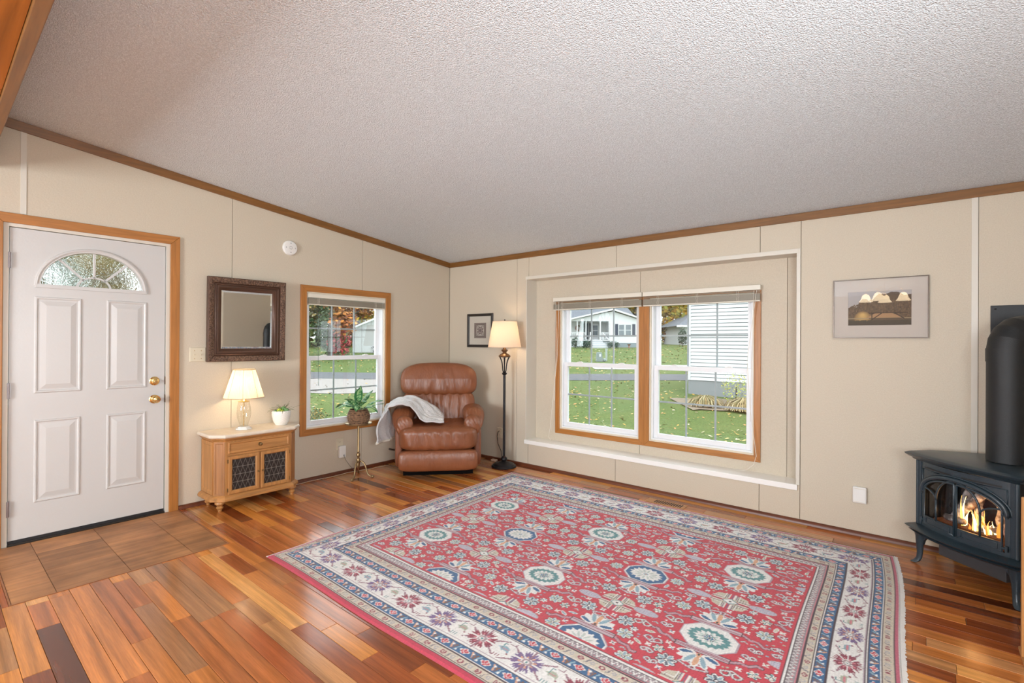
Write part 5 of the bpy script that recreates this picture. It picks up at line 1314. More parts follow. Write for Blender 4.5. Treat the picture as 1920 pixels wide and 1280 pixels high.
co = rugP(np.array([0, RW, RW, 0.0]), np.array([0, 0, RH, RH*1.0]))
q = [(float(c[0]), float(c[1])) for c in co]
# woven backing under the pile, following the edge
nb = 24; ring = [(RW*i/nb, 0) for i in range(nb)]+[(RW, RH*i/nb) for i in range(nb)]+[(RW*(1-i/nb), RH) for i in range(nb)]+[(0, RH*(1-i/nb)) for i in range(nb)]
rp_ = rugP(np.array([a for a, b in ring]), np.array([b for a, b in ring]))
MB().prism([(float(a[0]), float(a[1])) for a in rp_], 0.0012, 0.0034, 'xy').build('backing', mat('rug_backing', (0.46, 0.10, 0.12), 0.95), t)
fr = MB()
for k in range(420):
    v = (k+0.5)/420; p = rugP(np.array([RW, 0.0]), np.array([v*RH, v*RH]))
    x, y_ = float(p[0][0]), float(p[0][1]); L_ = 0.009+0.008*rq.random(); j = rq.uniform(-.002, .002)
    fr.bar((x-0.004, y_, 0.006), (x+L_, y_+j, 0.0035), 0.0052, 0.004)
    x, y_ = float(p[1][0]), float(p[1][1]); fr.bar((x+0.002, y_, 0.005), (x-0.006, y_+j, 0.0035), 0.0052, 0.003)
fr.build('fringe', mat('rug_fringe', (0.74, 0.72, 0.70), 0.95), t, kind='stuff')

# ---------------------------------------------------------------- cast-iron stove
m_cast = mat('enamelled_cast_iron', (0.022, 0.038, 0.050), 0.30, 0.0, bump=(180, 0.12), spec=0.6)
m_castd = mat('black_steel', (0.014, 0.015, 0.016), 0.5, 0.2, bump=(160, 0.1))
m_pipe = mat('matte_stove_pipe', (0.010, 0.011, 0.012), 0.5, bump=(300, 0.25))
t = thing('gas_stove', 'blue-black cast-iron gas stove with arched tracery doors and a lit fire', 'stove', (4.668, -0.472, 0), math.radians(-42))
def bow(x, k=0.055, w=0.27): return -k*(1-(x/w)**2) if abs(x) < w else 0.0
def platepts(w, y0, y1, k, n=14, back=0.15, by=0.14):
    return [(-w+2*w*i/n, y0+bow(-w+2*w*i/n, k, w)) for i in range(n+1)]+[(w, y0+by), (w-back, y1), (-w+back, y1), (-w, y0+by)]
def pl_loft(mb, steps, n=14):
    rings = [(platepts(w, y0, y1, k), z) for w, y0, y1, k, z in steps]; return loft(mb, rings)
pl_loft(MB(), [(0.275, 0.010, 0.38, 0.035, 0.628), (0.285, 0.0, 0.385, 0.037, 0.634), (0.285, -0.004, 0.385, 0.037, 0.642), (0.298, -0.014, 0.39, 0.040, 0.648), (0.310, -0.028, 0.395, 0.042, 0.660), (0.312, -0.032, 0.40, 0.042, 0.668), (0.300, -0.020, 0.395, 0.042, 0.675), (0.285, -0.008, 0.385, 0.040, 0.680)]).build('top_plate', m_cast, t, smooth=True)
pl_loft(MB(), [(0.262, 0.02, 0.36, 0.045, 0.188), (0.285, -0.012, 0.37, 0.062, 0.196), (0.292, -0.022, 0.37, 0.066, 0.206), (0.280, -0.012, 0.37, 0.062, 0.213), (0.300, -0.032, 0.375, 0.066, 0.222), (0.306, -0.038, 0.375, 0.066, 0.230), (0.290, -0.022, 0.37, 0.058, 0.238), (0.265, 0.0, 0.36, 0.050, 0.243)]).build('hearth_plate', m_cast, t, smooth=True)
# body walls (open at the front)
w = 0.262
MB().box(-w, -w+0.012, 0.02, 0.30, 0.243, 0.628).box(w-0.012, w, 0.02, 0.30, 0.243, 0.628).box(-w, w, 0.29, 0.30, 0.243, 0.628).build('firebox_wall', m_castd, t)
for sg in (-1, 1): MB().box(sg*0.235, sg*0.262, 0.004, 0.03, 0.243, 0.628).cyl((sg*0.262, 0.012, 0.243), (sg*0.262, 0.012, 0.628), 0.010, n=12).build('corner_post', m_cast, t, bevel=0.003)
MB().box(-0.235, 0.235, 0.285, 0.289, 0.25, 0.62).box(-0.24, 0.24, 0.02, 0.29, 0.244, 0.250).box(-0.24, 0.24, 0.02, 0.29, 0.618, 0.622).build('firebox_lining', mat('firebox_black', (0.02, 0.018, 0.017), 0.35), t)
# front: facade with arched opening, bowed. map (x, z, h) -> local
FPt = lambda x, z, h=0.0: (x, 0.010+bow(x, 0.045, 0.24)-h, z)
AW, AZ0, ASP, AAP = 0.212, 0.262, 0.448, 0.562
def arch_z(x, w_=AW, sp=ASP, ap=AAP):
    f = min(1, abs(x)/w_); return sp+(ap-sp)*(1-f**2.3)**(1/2.1)
n = 44; fac = MB()
for i in range(n):
    xa, xb = -0.236+0.472*i/n, -0.236+0.472*(i+1)/n
    q_ = lambda x: arch_z(x) if abs(x) < AW else AZ0
    za, zb_ = (q_(xa) if abs(xa) < AW-1e-4 else (ASP if abs(xb) < AW else AZ0)), (q_(xb) if abs(xb) < AW-1e-4 else (ASP if abs(xa) < AW else AZ0))
    fac.add([FPt(xa, za), FPt(xb, zb_), FPt(xb, 0.628), FPt(xa, 0.628), FPt(xa, za, -0.012), FPt(xb, zb_, -0.012)], [(0, 1, 2, 3), (0, 4, 5, 1)])
fac.build('facade', m_cast, t)
MB().add(*(lambda N: ([FPt(-0.236+0.472*i/N, z, 0.0) for z in (0.243, AZ0) for i in range(N+1)], [(i, i+1, N+1+i+1, N+1+i) for i in range(N)]))(30)).build('facade_sill', m_cast, t)
# arch mouldings
def archpath(off, h, n=40, zb=AZ0):
    W_ = AW+off; pts = [FPt(-W_, zb, h)]+[FPt(W_*math.cos(PI-PI*i/n), ASP+(AAP+off-ASP)*math.sin(PI*i/n)**0.92, h) for i in range(n+1)]+[FPt(W_, zb, h)]
    return pts
MB().tube(archpath(0.014, 0.006)[1:-1], 0.012, 10).build('arch_moulding', m_cast, t, smooth='all')
MB().tube(archpath(0.030, 0.002)[1:-1], 0.005, 8).build('arch_bead', m_cast, t, smooth='all')
# spandrel panels and top slots
for sg in (-1, 1):
    pts = [(sg*0.224, 0.586), (sg*0.10, 0.586), (sg*0.14, 0.574), (sg*0.18, 0.550), (sg*0.208, 0.520), (sg*0.224, 0.495)]
    MB().tube([FPt(x, z, 0.002) for x, z in pts]+[FPt(*pts[0], 0.002)], 0.0028, 6).build('spandrel_bead', m_cast, t, smooth='all')
    a, b = (0.028, 0.205); 
    mb = MB(); N = 10
    mb.add([FPt(sg*(a+(b-a)*i/N), z, 0.0030) for z in (0.594, 0.602) for i in range(N+1)], [(i, i+1, N+1+i+1, N+1+i) for i in range(N)]); mb.build('air_slot', m_dark, t)
MB().lathe([(0.0, 0.002), (0.016, 0.002)], 12, (0.178, 0, 0)).xf(Matrix.Translation((0.010, 0.010, 0.578)) @ Matrix.Rotation(PI/2, 4, 'X')).build('cast_emblem', m_castd, t)
# doors with tracery
for sg in (-1, 1):
    d_ = MB(); n = 26; x_in = 0.006
    path = [(x_in, AZ0+0.005)]+[(x_in, arch_z(x_in)-0.012)]+[((AW-0.006)*f, arch_z((AW-0.006)*f*0.985)-0.010) for f in [i/n for i in range(1, n+1)]]+[(AW-0.006, AZ0+0.005), (x_in, AZ0+0.005)]
    door_o = d_.tube([FPt(sg*x, z, 0.004) for x, z in path], 0.0062, 8).build('stove_door', m_cast, t, smooth='all')
    # tracery bars
    xb = 0.118
    MB().tube([FPt(sg*xb, AZ0+0.045, 0.003), FPt(sg*xb, 0.430, 0.003)], 0.0055, 8).build('tracery_bar', m_cast, door_o, smooth='all')
    big = [(xb*math.cos(PI/2*i/12), 0.430+0.135*math.sin(PI/2*i/12)) for i in range(13)]
    MB().tube([FPt(sg*x, z, 0.003) for x, z in big], 0.0055, 8).build('tracery_arc', m_cast, door_o, smooth='all')
    sm = [(xb+(AW-xb)*(1-math.cos(PI/2*i/8)), 0.430+0.050*math.sin(PI/2*i/8)) for i in range(9)]
    MB().tube([FPt(sg*x, z, 0.003) for x, z in sm], 0.005, 8).build('tracery_arc', m_cast, door_o, smooth='all')
    N = 10
    for (za, zb_, hh, m_) in ((AZ0, AZ0+0.052, 0.006, m_cast),):
        mb = MB(); xs = [x_in+(AW-x_in)*i/N for i in range(N+1)]
        mb.add([FPt(sg*x, z, h) for h, z in ((hh, za), (hh, zb_), (hh-0.008, zb_)) for x in xs], [(r*(N+1)+i, r*(N+1)+i+1, (r+1)*(N+1)+i+1, (r+1)*(N+1)+i) for r in (0, 1) for i in range(N)]); mb.build('lower_panel', m_, door_o)
        pth = [(0.030, AZ0+0.012), (AW-0.022, AZ0+0.012), (AW-0.022, AZ0+0.042), (0.030, AZ0+0.042), (0.030, AZ0+0.012)]
        dense = []
        for (a, b), (c, e) in zip(pth[:-1], pth[1:]): dense += [(a+(c-a)*k/5, b+(e-b)*k/5) for k in range(5)]
        MB().tube([FPt(sg*x, z, 0.008) for x, z in dense+[pth[-1]]], 0.0025, 6).build('panel_bead', m_cast, door_o, smooth='all')
    for z in (0.455, 0.285):
        MB().cyl(FPt(sg*(AW+0.014), z-0.014, 0.010), FPt(sg*(AW+0.014), z+0.014, 0.010), 0.008, n=12).cyl(FPt(sg*(AW-0.006), z, 0.006), FPt(sg*(AW+0.020), z, 0.008), 0.006, n=8).build('hinge', m_cast, door_o, smooth=True)
# glass
N = 20; gp = [-0.205+0.41*i/N for i in range(N+1)]
MB().add([FPt(x, AZ0+0.045, -0.008) for x in gp]+[FPt(x, arch_z(x)-0.004, -0.008) for x in gp], [(i, i+1, N+1+i+1, N+1+i) for i in range(N)]).build('glass', glass_mat('stove_glass', (0.92, 0.92, 0.92), 1.0), t, smooth='all')
# logs, embers, flames
m_birch = mat('birch_bark', (0.62, 0.58, 0.58), 0.7, var=(34, (0.12, 0.09, 0.08), 0.10), bump=(40, 0.5))
m_ember = mat('ember_bed', (0.05, 0.02, 0.012), 0.9, bump=(60, 1), emit=((1.0, 0.25, 0.04), 0.06))
MB().box(-0.20, 0.20, 0.04, 0.26, 0.250, 0.300).build('ember_bed', m_ember, t, bevel=0.01)
for (a, b, r) in (((-0.17, 0.20, 0.31), (-0.10, 0.22, 0.56), 0.028), ((-0.13, 0.10, 0.31), (0.02, 0.20, 0.55), 0.024), ((-0.02, 0.14, 0.31), (-0.10, 0.24, 0.50), 0.026), ((0.05, 0.22, 0.31), (0.02, 0.24, 0.58), 0.032), ((0.17, 0.10, 0.31), (0.08, 0.22, 0.56), 0.026), ((0.19, 0.20, 0.31), (0.13, 0.24, 0.52), 0.028), ((0.02, 0.08, 0.315), (0.14, 0.14, 0.33), 0.020), ((-0.16, 0.09, 0.315), (-0.04, 0.07, 0.325), 0.018)):
    A_, B_ = Vector(a), Vector(b); pts = [A_.lerp(B_, k/6)+Vector((0.004*math.sin(k*2+r*900), 0.003*math.cos(k*3), 0)) for k in range(7)]
    MB().tube(pts, [r*(0.95+0.1*math.sin(k*1.7)) for k in range(7)], 12).build('log', m_birch, t, smooth='all')
fi = random.Random(3)
m_fl = [emit_mat('flame_yellow', (1.0, 0.50, 0.10), 3.2), emit_mat('flame_orange', (1.0, 0.26, 0.03), 1.8), emit_mat('flame_core', (1.0, 0.72, 0.30), 5.0)]
for k in range(34):
    x = fi.gauss(0.035, 0.045); y_ = fi.uniform(0.05, 0.12); h = fi.uniform(0.04, 0.135)*(1-0.5*min(1, abs(x-0.03)/0.13)); r = fi.uniform(0.004, 0.009); ph = fi.random()*6
    if k in (20, 21): x, h, r = -0.058, 0.17, 0.008
    if k == 22: x, h, r = 0.125, 0.11, 0.012
    pts = []; rs = []
    for i in range(9):
        f = i/8; pts.append((x+0.018*math.sin(f*4+ph)*f, y_+0.006*math.cos(f*5+ph), 0.298+h*f)); rs.append(max(0.0006, r*(math.sin(PI*min(1, f*0.8+0.22))**1.0)*(1-f*0.55)*(1-f**4)))
    MB().tube(pts, rs, 7).build('flame', m_fl[k % 3], t, smooth='all')
lamp_light('fire_glow', t, (0.02, 0.09, 0.37), 1.2, 0.05, (1.0, 0.45, 0.14))
# under box, legs
MB().box(-0.150, 0.200, 0.03, 0.30, 0.098, 0.190).build('valve_box', mat('grey_steel', (0.045, 0.046, 0.05), 0.45), t, bevel=0.002)
MB().box(-0.04, 0.02, 0.24, 0.30, 0.02, 0.12).build('gas_valve', m_castd, t)
for sg, yy in ((-1, 0.0), (1, 0.0), (-1, 0.30), (1, 0.30)):
    fy = -1 if yy < 0.1 else 1
    prof_ = [(0.0, 0.200, 0.040), (0.0, 0.165, 0.030), (0.004, 0.120, 0.021), (0.003, 0.070, 0.0165), (0.006, 0.035, 0.016), (0.016, 0.014, 0.018), (0.028, 0.004, 0.016)]
    vs = []; fs = []
    for (o_, z, w_) in prof_:
        cx = sg*(0.250+o_-0.0); cy_ = yy+fy*(o_*0.8)+(0.02 if fy < 0 else -0.02)
        for a in range(10):
            an = 2*PI*a/10; vs.append((cx+w_*math.cos(an)*(1.0), cy_+w_*0.75*math.sin(an), z))
    m_ = 10
    for j in range(len(prof_)-1):
        for i in range(m_): fs.append((j*m_+i, j*m_+(i+1) % m_, (j+1)*m_+(i+1) % m_, (j+1)*m_+i))
    fs += [tuple(range(m_))[::-1], tuple(range((len(prof_)-1)*m_, len(prof_)*m_))]
    mb = MB().add(vs, fs)
    # bracket flaring under the hearth plate
    mb.prism([(sg*0.262, 0.195), (sg*0.15, 0.195), (sg*0.20, 0.180), (sg*0.225, 0.150), (sg*0.235, 0.12), (sg*0.262, 0.12)], yy+(0.012 if fy < 0 else -0.03), yy+(0.03 if fy < 0 else -0.012), 'xz')
    mb.v = [(x, y_, max(z, 0.0)) for x, y_, z in mb.v]
    mb.build('leg', m_cast, t, smooth=True)

# stove pipe
t = thing('stove_pipe', 'matte black stove pipe rising from the stove and elbowing into the wall', 'stove pipe', (4.858, -0.334, 0), math.radians(-42))
pr_ = 0.083
MB().lathe([(pr_, 0.684), (pr_, 1.245)], 40).build('vertical_section', m_pipe, t, smooth=True)
MB().lathe([(pr_+0.003, 1.238), (pr_+0.003, 1.312)], 40).build('collar_section', m_pipe, t, smooth=True)
el = []; 
for k, (ang) in enumerate((0, 22.5, 45, 67.5, 90)):
    a = math.radians(ang); c = Vector((0, 0.105*(1-math.cos(a)), 1.308+0.105*math.sin(a))); el.append((c, Vector((0, math.sin(a), math.cos(a)))))
for k in range(4):
    (c0, d0), (c1, d1) = el[k], el[k+1]; vs = []
    for c, d in ((c0, d0), (c1, d1)):
        e1 = Vector((1, 0, 0)); e2 = d.cross(e1)
        for i in range(36): an = 2*PI*i/36; vs.append(c+e1*(pr_*math.cos(an))+e2*(pr_*math.sin(an)))
    MB().add(vs, [(i, (i+1) % 36, 36+(i+1) % 36, 36+i) for i in range(36)]).build('elbow_gore', m_pipe, t, smooth='all')
MB().cyl((0, 0.105, 1.413), (0, 0.43, 1.413), pr_, n=36).build('horizontal_section', m_pipe, t, smooth=True)
t = thing('wall_thimble', 'flat black square heat plate on the wall behind the pipe elbow', 'wall plate', (5.12, 0, 1.39))
MB().box(-0.301, 0.301, -0.006, 0.0, -0.185, 0.181).build('plate', m_castd, t, bevel=0.002)
for x in (-0.28, 0.28):
    for z in (-0.165, 0.16): MB().sphere((x, -0.006, z), 0.005, 8, 6).build('screw', m_castd, t)

# low wooden screen at the right edge of the frame
t = thing('wooden_fire_screen', 'pale wooden board edge standing at the far right in front of the stove', 'wooden panel', (5.084, -1.21, 0))
MB().box(-0.262, -0.232, -0.012, 0.012, 0.018, 0.69).build('stile', m_pine, t, bevel=0.006)
MB().box(0.232, 0.262, -0.012, 0.012, 0.018, 0.69).build('stile', m_pine, t, bevel=0.006)
MB().box(-0.232, 0.232, -0.008, 0.008, 0.06, 0.66).build('panel', m_pine_y, t)
for x in (-0.247, 0.247): MB().box(x-0.012, x+0.012, -0.10, 0.10, 0.0, 0.018).build('foot', m_pine, t, bevel=0.004)

# chandelier behind the camera (seen as three bells in the picture glass)
t = thing('chandelier', 'brass chandelier with frosted bell shades behind the camera', 'chandelier', (3.98, -6.75, 0.075))
m_bell = shade_mat('frosted_bell', (0.85, 0.75, 0.62), (0.95, 0.80, 0.60), 0.65, ((1.0, 0.82, 0.55), 7))
MB().cyl((0, 0, 2.22), (0, 0, ceilz(-6.75)-0.077), 0.006, n=8).build('rod', m_brass, t); MB().sphere((0, 0, 2.17), 0.035, 14, 10, (1, 1, 1.4)).build('hub', m_brass, t, smooth='all')
for k, a in enumerate((0.15, 1.85, 3.25, 4.7)):
    c, s_ = math.cos(a), math.sin(a)
    MB().tube([(0.02*c, 0.02*s_, 2.18), (0.10*c, 0.10*s_, 2.25), (0.20*c, 0.20*s_, 2.27), (0.26*c, 0.26*s_, 2.22), (0.27*c, 0.27*s_, 2.17)], 0.006, 8).build('arm', m_brass, t, smooth='all')
    MB().lathe([(0.018, 2.165), (0.045, 2.150), (0.062, 2.11), (0.072, 2.07), (0.100, 2.03), (0.106, 2.022)], 24, (0.27*c, 0.27*s_, 0), cap=False).build('bell_shade', m_bell, t, smooth='all')
    MB().sphere((0.27*c, 0.27*s_, 2.095), 0.026, 12, 8).build('bulb', emit_mat('chandelier_bulb', (1.0, 0.80, 0.52), 40), t, smooth='all')
    lamp_light('bulb_light', t, (0.27*c, 0.27*s_, 2.095), 11, 0.027, (1.0, 0.80, 0.56))
# ---------------------------------------------------------------- outdoors; site frame: X to the right, D away from the house, along the street
HX = Vector((math.cos(YAW), -math.sin(YAW), 0)); HD = Vector((math.sin(YAW), math.cos(YAW), 0)); SITE = math.atan2(HX.y, HX.x)
def site(X, D, z=0.0): return Vector((CAM[0], CAM[1], 0))+HX*X+HD*D+Vector((0, 0, z))
def gz(D): return -0.6 if D < 12 else (-0.6+0.047*(D-12) if D < 50 else 1.186+0.012*(D-50))
def leafmat(name): return mat(name, rough=0.8, attr='col', spec=0.2)
m_leaf = leafmat('autumn_foliage')
def grass_material():
    m = mat('lawn', (0.066, 0.110, 0.032), 0.95, spec=0.1, var=(0.35, (0.115, 0.135, 0.045), 0.3), bump=(30, 0.6)); N = m.node_tree.nodes; L = m.node_tree.links; b = N['Principled BSDF']
    tc = N.new('ShaderNodeTexCoord'); n = N.new('ShaderNodeTexNoise'); n.inputs['Scale'].default_value = 22; n.inputs['Detail'].default_value = 6; L.new(tc.outputs['Object'], n.inputs[0])
    mr = N.new('ShaderNodeMapRange'); mr.inputs[1].default_value = 0.3; mr.inputs[2].default_value = 0.7; mr.inputs[3].default_value = 0.7; mr.inputs[4].default_value = 1.35; L.new(n.outputs['Fac'], mr.inputs[0])
    vm = N.new('ShaderNodeVectorMath'); vm.operation = 'SCALE'; s_ = b.inputs['Base Color'].links[0].from_socket; L.new(s_, vm.inputs[0]); L.new(mr.outputs[0], vm.inputs['Scale']); L.new(vm.outputs[0], b.inputs['Base Color'])
    return m
def strip(x0, x1, d0, d1, dz, nx=24, nd=12, edge=0.0):
    mb = MB(); vs = []; 
    for j in range(nd+1):
        for i in range(nx+1):
            X_ = x0+(x1-x0)*i/nx; D_ = d0+(d1-d0)*j/nd; D_ += edge*math.sin(i*1.3)*(1 if j in (0, nd) else 0)
            vs.append(site(X_, D_, gz(D_)+dz))
    return mb.add(vs, [(j*(nx+1)+i, j*(nx+1)+i+1, (j+1)*(nx+1)+i+1, (j+1)*(nx+1)+i) for j in range(nd) for i in range(nx)])
o = strip(-110, 90, -15, 120, 0, 60, 110).build('ground', grass_material(), smooth='all'); tag(o, 'green lawn outside rising gently away from the house', 'lawn', kind='structure')
m_asph = mat('asphalt', (0.07, 0.074, 0.082), 0.9, bump=(40, 0.4), var=(3, (0.09, 0.09, 0.1), 0.3))
o = strip(-60, 40, 20.3, 22.7, 0.015, 60, 4, 0.1).build('path_1', m_asph, smooth='all'); tag(o, 'dark asphalt lane crossing the lawn', 'road', kind='structure')
o = strip(-22, -4.6, 16.4, 20.3, 0.012, 30, 6, 0.15).build('path_2', mat('gravel', (0.22, 0.20, 0.19), 0.95, bump=(25, 0.8), var=(8, (0.27, 0.24, 0.22), 0.25)), smooth='all'); tag(o, 'pale gravel drive outside the left-wall window', 'driveway', kind='structure')
o = strip(4.2, 40, 24.8, 27.4, 0.015, 30, 4).build('path_3', mat('concrete', (0.38, 0.37, 0.36), 0.9), smooth='all'); tag(o, 'white concrete drive in front of the neighbouring house', 'driveway', kind='structure')

def leaf_mesh(mb_v, mb_f, cols, c, rad, n, size, pal_, rnd, flat=False):
    for _ in range(n):
        while True:
            p = Vector((rnd.uniform(-1, 1), rnd.uniform(-1, 1), rnd.uniform(-1, 1)))
            if p.length <= 1: break
        if not flat: p = p*(0.55+0.45*rnd.random())/max(p.length, 0.3)*p.length**0.35
        q = Vector((c[0]+p.x*rad[0], c[1]+p.y*rad[1], c[2]+(0 if flat else p.z*rad[2])))
        a = Vector((rnd.gauss(0, 1), rnd.gauss(0, 1), rnd.gauss(0, 0.7) if not flat else 0)).normalized(); b = a.orthogonal().normalized()
        if flat: b = Vector((0, 0, 1)).cross(a)+Vector((0, 0, rnd.uniform(-.3, .3)))
        s_ = size*rnd.uniform(0.6, 1.3); k = len(mb_v)
        mb_v += [q-a*s_*0.5, q-b*s_*0.3+a*s_*0.1, q+a*s_*0.5, q+b*s_*0.3+a*s_*0.1]; mb_f.append((k, k+1, k+2, k+3))
        cc = rnd.choice(pal_); kk = rnd.uniform(0.45, 0.95); cols += [[v_*kk for v_ in cc]]*4
def foliage(name, parent, blobs, n, size, pal_, rnd, flat=False):
    mb = MB(); cols = []
    tot = sum(b[1][0]*b[1][1] for b in blobs)
    for c, rad in blobs: leaf_mesh(mb.v, mb.f, cols, c, rad, max(8, int(n*rad[0]*rad[1]/tot)), size, pal_, rnd, flat)
    mb.c = cols; return mb.build(name, m_leaf, parent, kind='stuff')
m_bark = mat('tree_bark', (0.055, 0.046, 0.04), 0.95, bump=(12, 0.8), var=(4, (0.09, 0.08, 0.07), 0.3))
YEL = [(0.70, 0.44, 0.05), (0.62, 0.34, 0.04), (0.55, 0.42, 0.08), (0.34, 0.33, 0.07)]
ORG = [(0.52, 0.20, 0.05), (0.38, 0.13, 0.05), (0.62, 0.30, 0.08), (0.22, 0.10, 0.06)]
GRN = [(0.07, 0.14, 0.05), (0.10, 0.17, 0.06), (0.16, 0.22, 0.08), (0.05, 0.10, 0.05)]
MIX = [(0.45, 0.30, 0.10), (0.25, 0.22, 0.10), (0.14, 0.16, 0.08), (0.50, 0.38, 0.14)]
RED = [(0.55, 0.08, 0.10), (0.62, 0.16, 0.14), (0.40, 0.06, 0.08)]
def tree(X, D, h, tr, pal_, label, nleaf, size, low=0.25, spread=0.30, group=None, seed=0):
    rnd = random.Random(seed*13+5); p = site(X, D, gz(D)-0.1)
    t = thing('tree', label, 'tree', p, rnd.random()*6, group)
    pts = [(rnd.uniform(-.05, .05)*k, rnd.uniform(-.05, .05)*k, h*0.9*k/6) for k in range(7)]
    MB().tube(pts, [tr*(1-k/7.5) for k in range(7)], 10).build('trunk', m_bark, t, smooth='all')
    br = MB(); blobs = []
    for k in range(9):
        a = rnd.random()*2*PI; z0 = h*(low+(0.9-low)*k/9); L_ = h*spread*rnd.uniform(0.6, 1.0)*(1-0.45*k/9); e = Vector((math.cos(a)*L_, math.sin(a)*L_, z0+h*0.10))
        br.tube([(0, 0, z0), e*0.5+Vector((0, 0, z0*0.5+h*0.01)), e], [tr*0.35, tr*0.2, tr*0.08], 6); blobs.append(((e.x*0.8, e.y*0.8, e.z), (h*spread*0.5, h*spread*0.5, h*0.11)))
    blobs.append(((0, 0, h*0.92), (h*spread*0.5, h*spread*0.5, h*0.12)))
    br.build('branches', m_bark, t, smooth='all', kind='stuff')
    foliage('foliage', t, blobs, nleaf, size, pal_, rnd)
    return t
# woodland beyond the neighbouring house
k = 0
labs = {id(YEL): 'yellow-leaved woodland tree beyond the neighbouring house', id(ORG): 'orange-leaved woodland tree beyond the neighbouring house', id(GRN): 'green woodland tree beyond the neighbouring house', id(MIX): 'tawny half-bare woodland tree beyond the neighbouring house'}
gr = {id(YEL): 'yellow woodland trees', id(ORG): 'orange woodland trees', id(GRN): 'green woodland trees', id(MIX): 'tawny woodland trees'}
for X_, D_, h_, p_ in ((4.5, 62, 15, ORG), (7.2, 66, 16, ORG), (9.5, 60, 14, MIX), (12.4, 64, 16, MIX), (14.6, 58, 15, MIX), (16.2, 66, 17, YEL), (17.6, 59, 16, YEL), (19.0, 70, 17, YEL), (19.9, 56, 15, YEL), (21.3, 63, 16, MIX), (23.5, 60, 15, ORG), (26.5, 66, 16, YEL), (30, 62, 15, GRN), (1.0, 64, 15, YEL), (-3, 66, 16, GRN), (18.3, 78, 18, ORG), (14.0, 76, 18, YEL), (22.2, 78, 18, GRN)):
    k += 1; tree(X_, D_, h_, 0.26, p_, labs[id(p_)], 3400, 0.58, 0.10, 0.22, gr[id(p_)], k)
for X_, D_, h_, p_, lab, g_ in ((-20.5, 52, 14, GRN, 'dark green tree behind the white garage', 'dark green trees left of the garage'), (-18.0, 56, 14, GRN, 'dark green tree behind the white garage', 'dark green trees left of the garage'), (-23.5, 50, 13, GRN, 'dark green tree behind the white garage', 'dark green trees left of the garage'),
        (-15.6, 50, 13, YEL, 'bright yellow tree rising behind the white garage', 'yellow trees behind the garage'), (-13.2, 52, 13, YEL, 'bright yellow tree rising behind the white garage', 'yellow trees behind the garage')):
    k += 1; tree(X_, D_, h_, 0.24, p_, lab, 2600, 0.45, 0.06, 0.26, g_, k)
tree(-10.9, 29.5, 7.2, 0.14, ORG, 'russet maple with low boughs seen through the left-wall window', 2600, 0.30, 0.22, 0.24, None, 71)
tree(-13.3, 31.0, 9.5, 0.34, MIX, 'thick-trunked tree at the left edge of the left-wall window', 1500, 0.32, 0.30, 0.22, None, 72)
for i, (X_, D_, h_) in enumerate(((-27, 27, 9), (-23.5, 29, 9.5), (-21.0, 25, 8.5), (-30, 31, 11), (-18.5, 30, 9))):
    tree(X_, D_, h_, 0.2, GRN if i % 2 else MIX, 'tree seen blurred through the half-round door glass', 2200, 0.36, 0.10, 0.28, 'trees outside the entry door', 80+i)

for X_, D_, h_, p_ in ((-26, 47, 11, MIX), (-22.0, 44, 9, GRN), (-19.2, 45, 10, MIX), (-16.8, 43, 9, GRN), (-14.6, 44, 9, ORG)):
    k += 1; tree(X_, D_, h_, 0.2, p_, 'shorter bushy tree in the row behind the russet maple', 2600, 0.42, 0.0, 0.26, 'bushy trees behind the russet maple', k)
def shrub(name, X, D, w, h, pal_, label, n, size, group=None, seed=1, zoff=0.0, cat='shrub', rotd=0.5):
    rnd = random.Random(seed*7); t = thing(name, label, cat, site(X, D, gz(D)+zoff), SITE, group)
    blobs = [((0, 0, h*0.5), (w*0.5, w*rotd, h*0.5)), ((-w*0.22, 0, h*0.42), (w*0.30, w*rotd*0.8, h*0.42)), ((w*0.22, 0, h*0.42), (w*0.30, w*rotd*0.8, h*0.42))]
    MB().tube([(0, 0, -0.05), (0.01, 0, h*0.5)], [0.03, 0.015], 6).build('stem', m_bark, t)
    foliage('foliage', t, blobs, n, size, pal_, rnd); return t
DG = [(0.035, 0.075, 0.05), (0.05, 0.10, 0.06), (0.03, 0.06, 0.04)]
PGN = [(0.20, 0.26, 0.15), (0.16, 0.22, 0.14), (0.12, 0.17, 0.10)]
shrub('red_bush', -10.7, 30.5, 1.5, 2.2, RED+GRN[:1], 'bright red bush on the far lawn below the russet maple', 700, 0.2, None, 3)
shrub('evergreen_bush', -12.1, 33, 2.2, 3.6, PGN, 'pale grey-green bush left of the red bush', 1200, 0.22, None, 4)
shrub('brown_bush', -12.2, 34.0, 2.0, 2.6, MIX, 'brown brushy undergrowth beside the white garage', 900, 0.22, None, 5)
shrub('foundation_shrub', -5.05, 11.6, 1.5, 0.42, MIX+PGN, 'low leafy bed close below the left-wall window', 1500, 0.05, None, 6, rotd=0.4)

# white garage seen through the left-wall window
for i, X_ in enumerate((13.0, 15.6, 18.4, 21.2, 24.0, 3.5, 0.5)):
    shrub('undergrowth', X_, 57-0.3*i, 3.4, 3.4, (YEL+MIX, MIX+GRN, ORG+YEL)[i % 3], 'tawny undergrowth at the foot of the woodland beyond the neighbouring house', 2600, 0.34, 'woodland undergrowth', 40+i)
m_sid = mat('white_siding', (0.55, 0.56, 0.57), 0.6)
m_roof = mat('grey_shingle', (0.10, 0.11, 0.13), 0.9, bump=(20, 0.6), var=(5, (0.14, 0.15, 0.17), 0.3))
m_win = mat('dark_window_glass', (0.10, 0.13, 0.15), 0.08)
t = thing('white_garage', 'white gabled garage partly behind the russet maple', 'building', site(-10.1, 36, 0), SITE)
MB().prism([(-1.55, 0.4), (3.2, 0.4), (3.2, 2.25), (0.9, 3.25), (-1.55, 2.25)], 0, 6, 'xz').build('wall', m_sid, t)
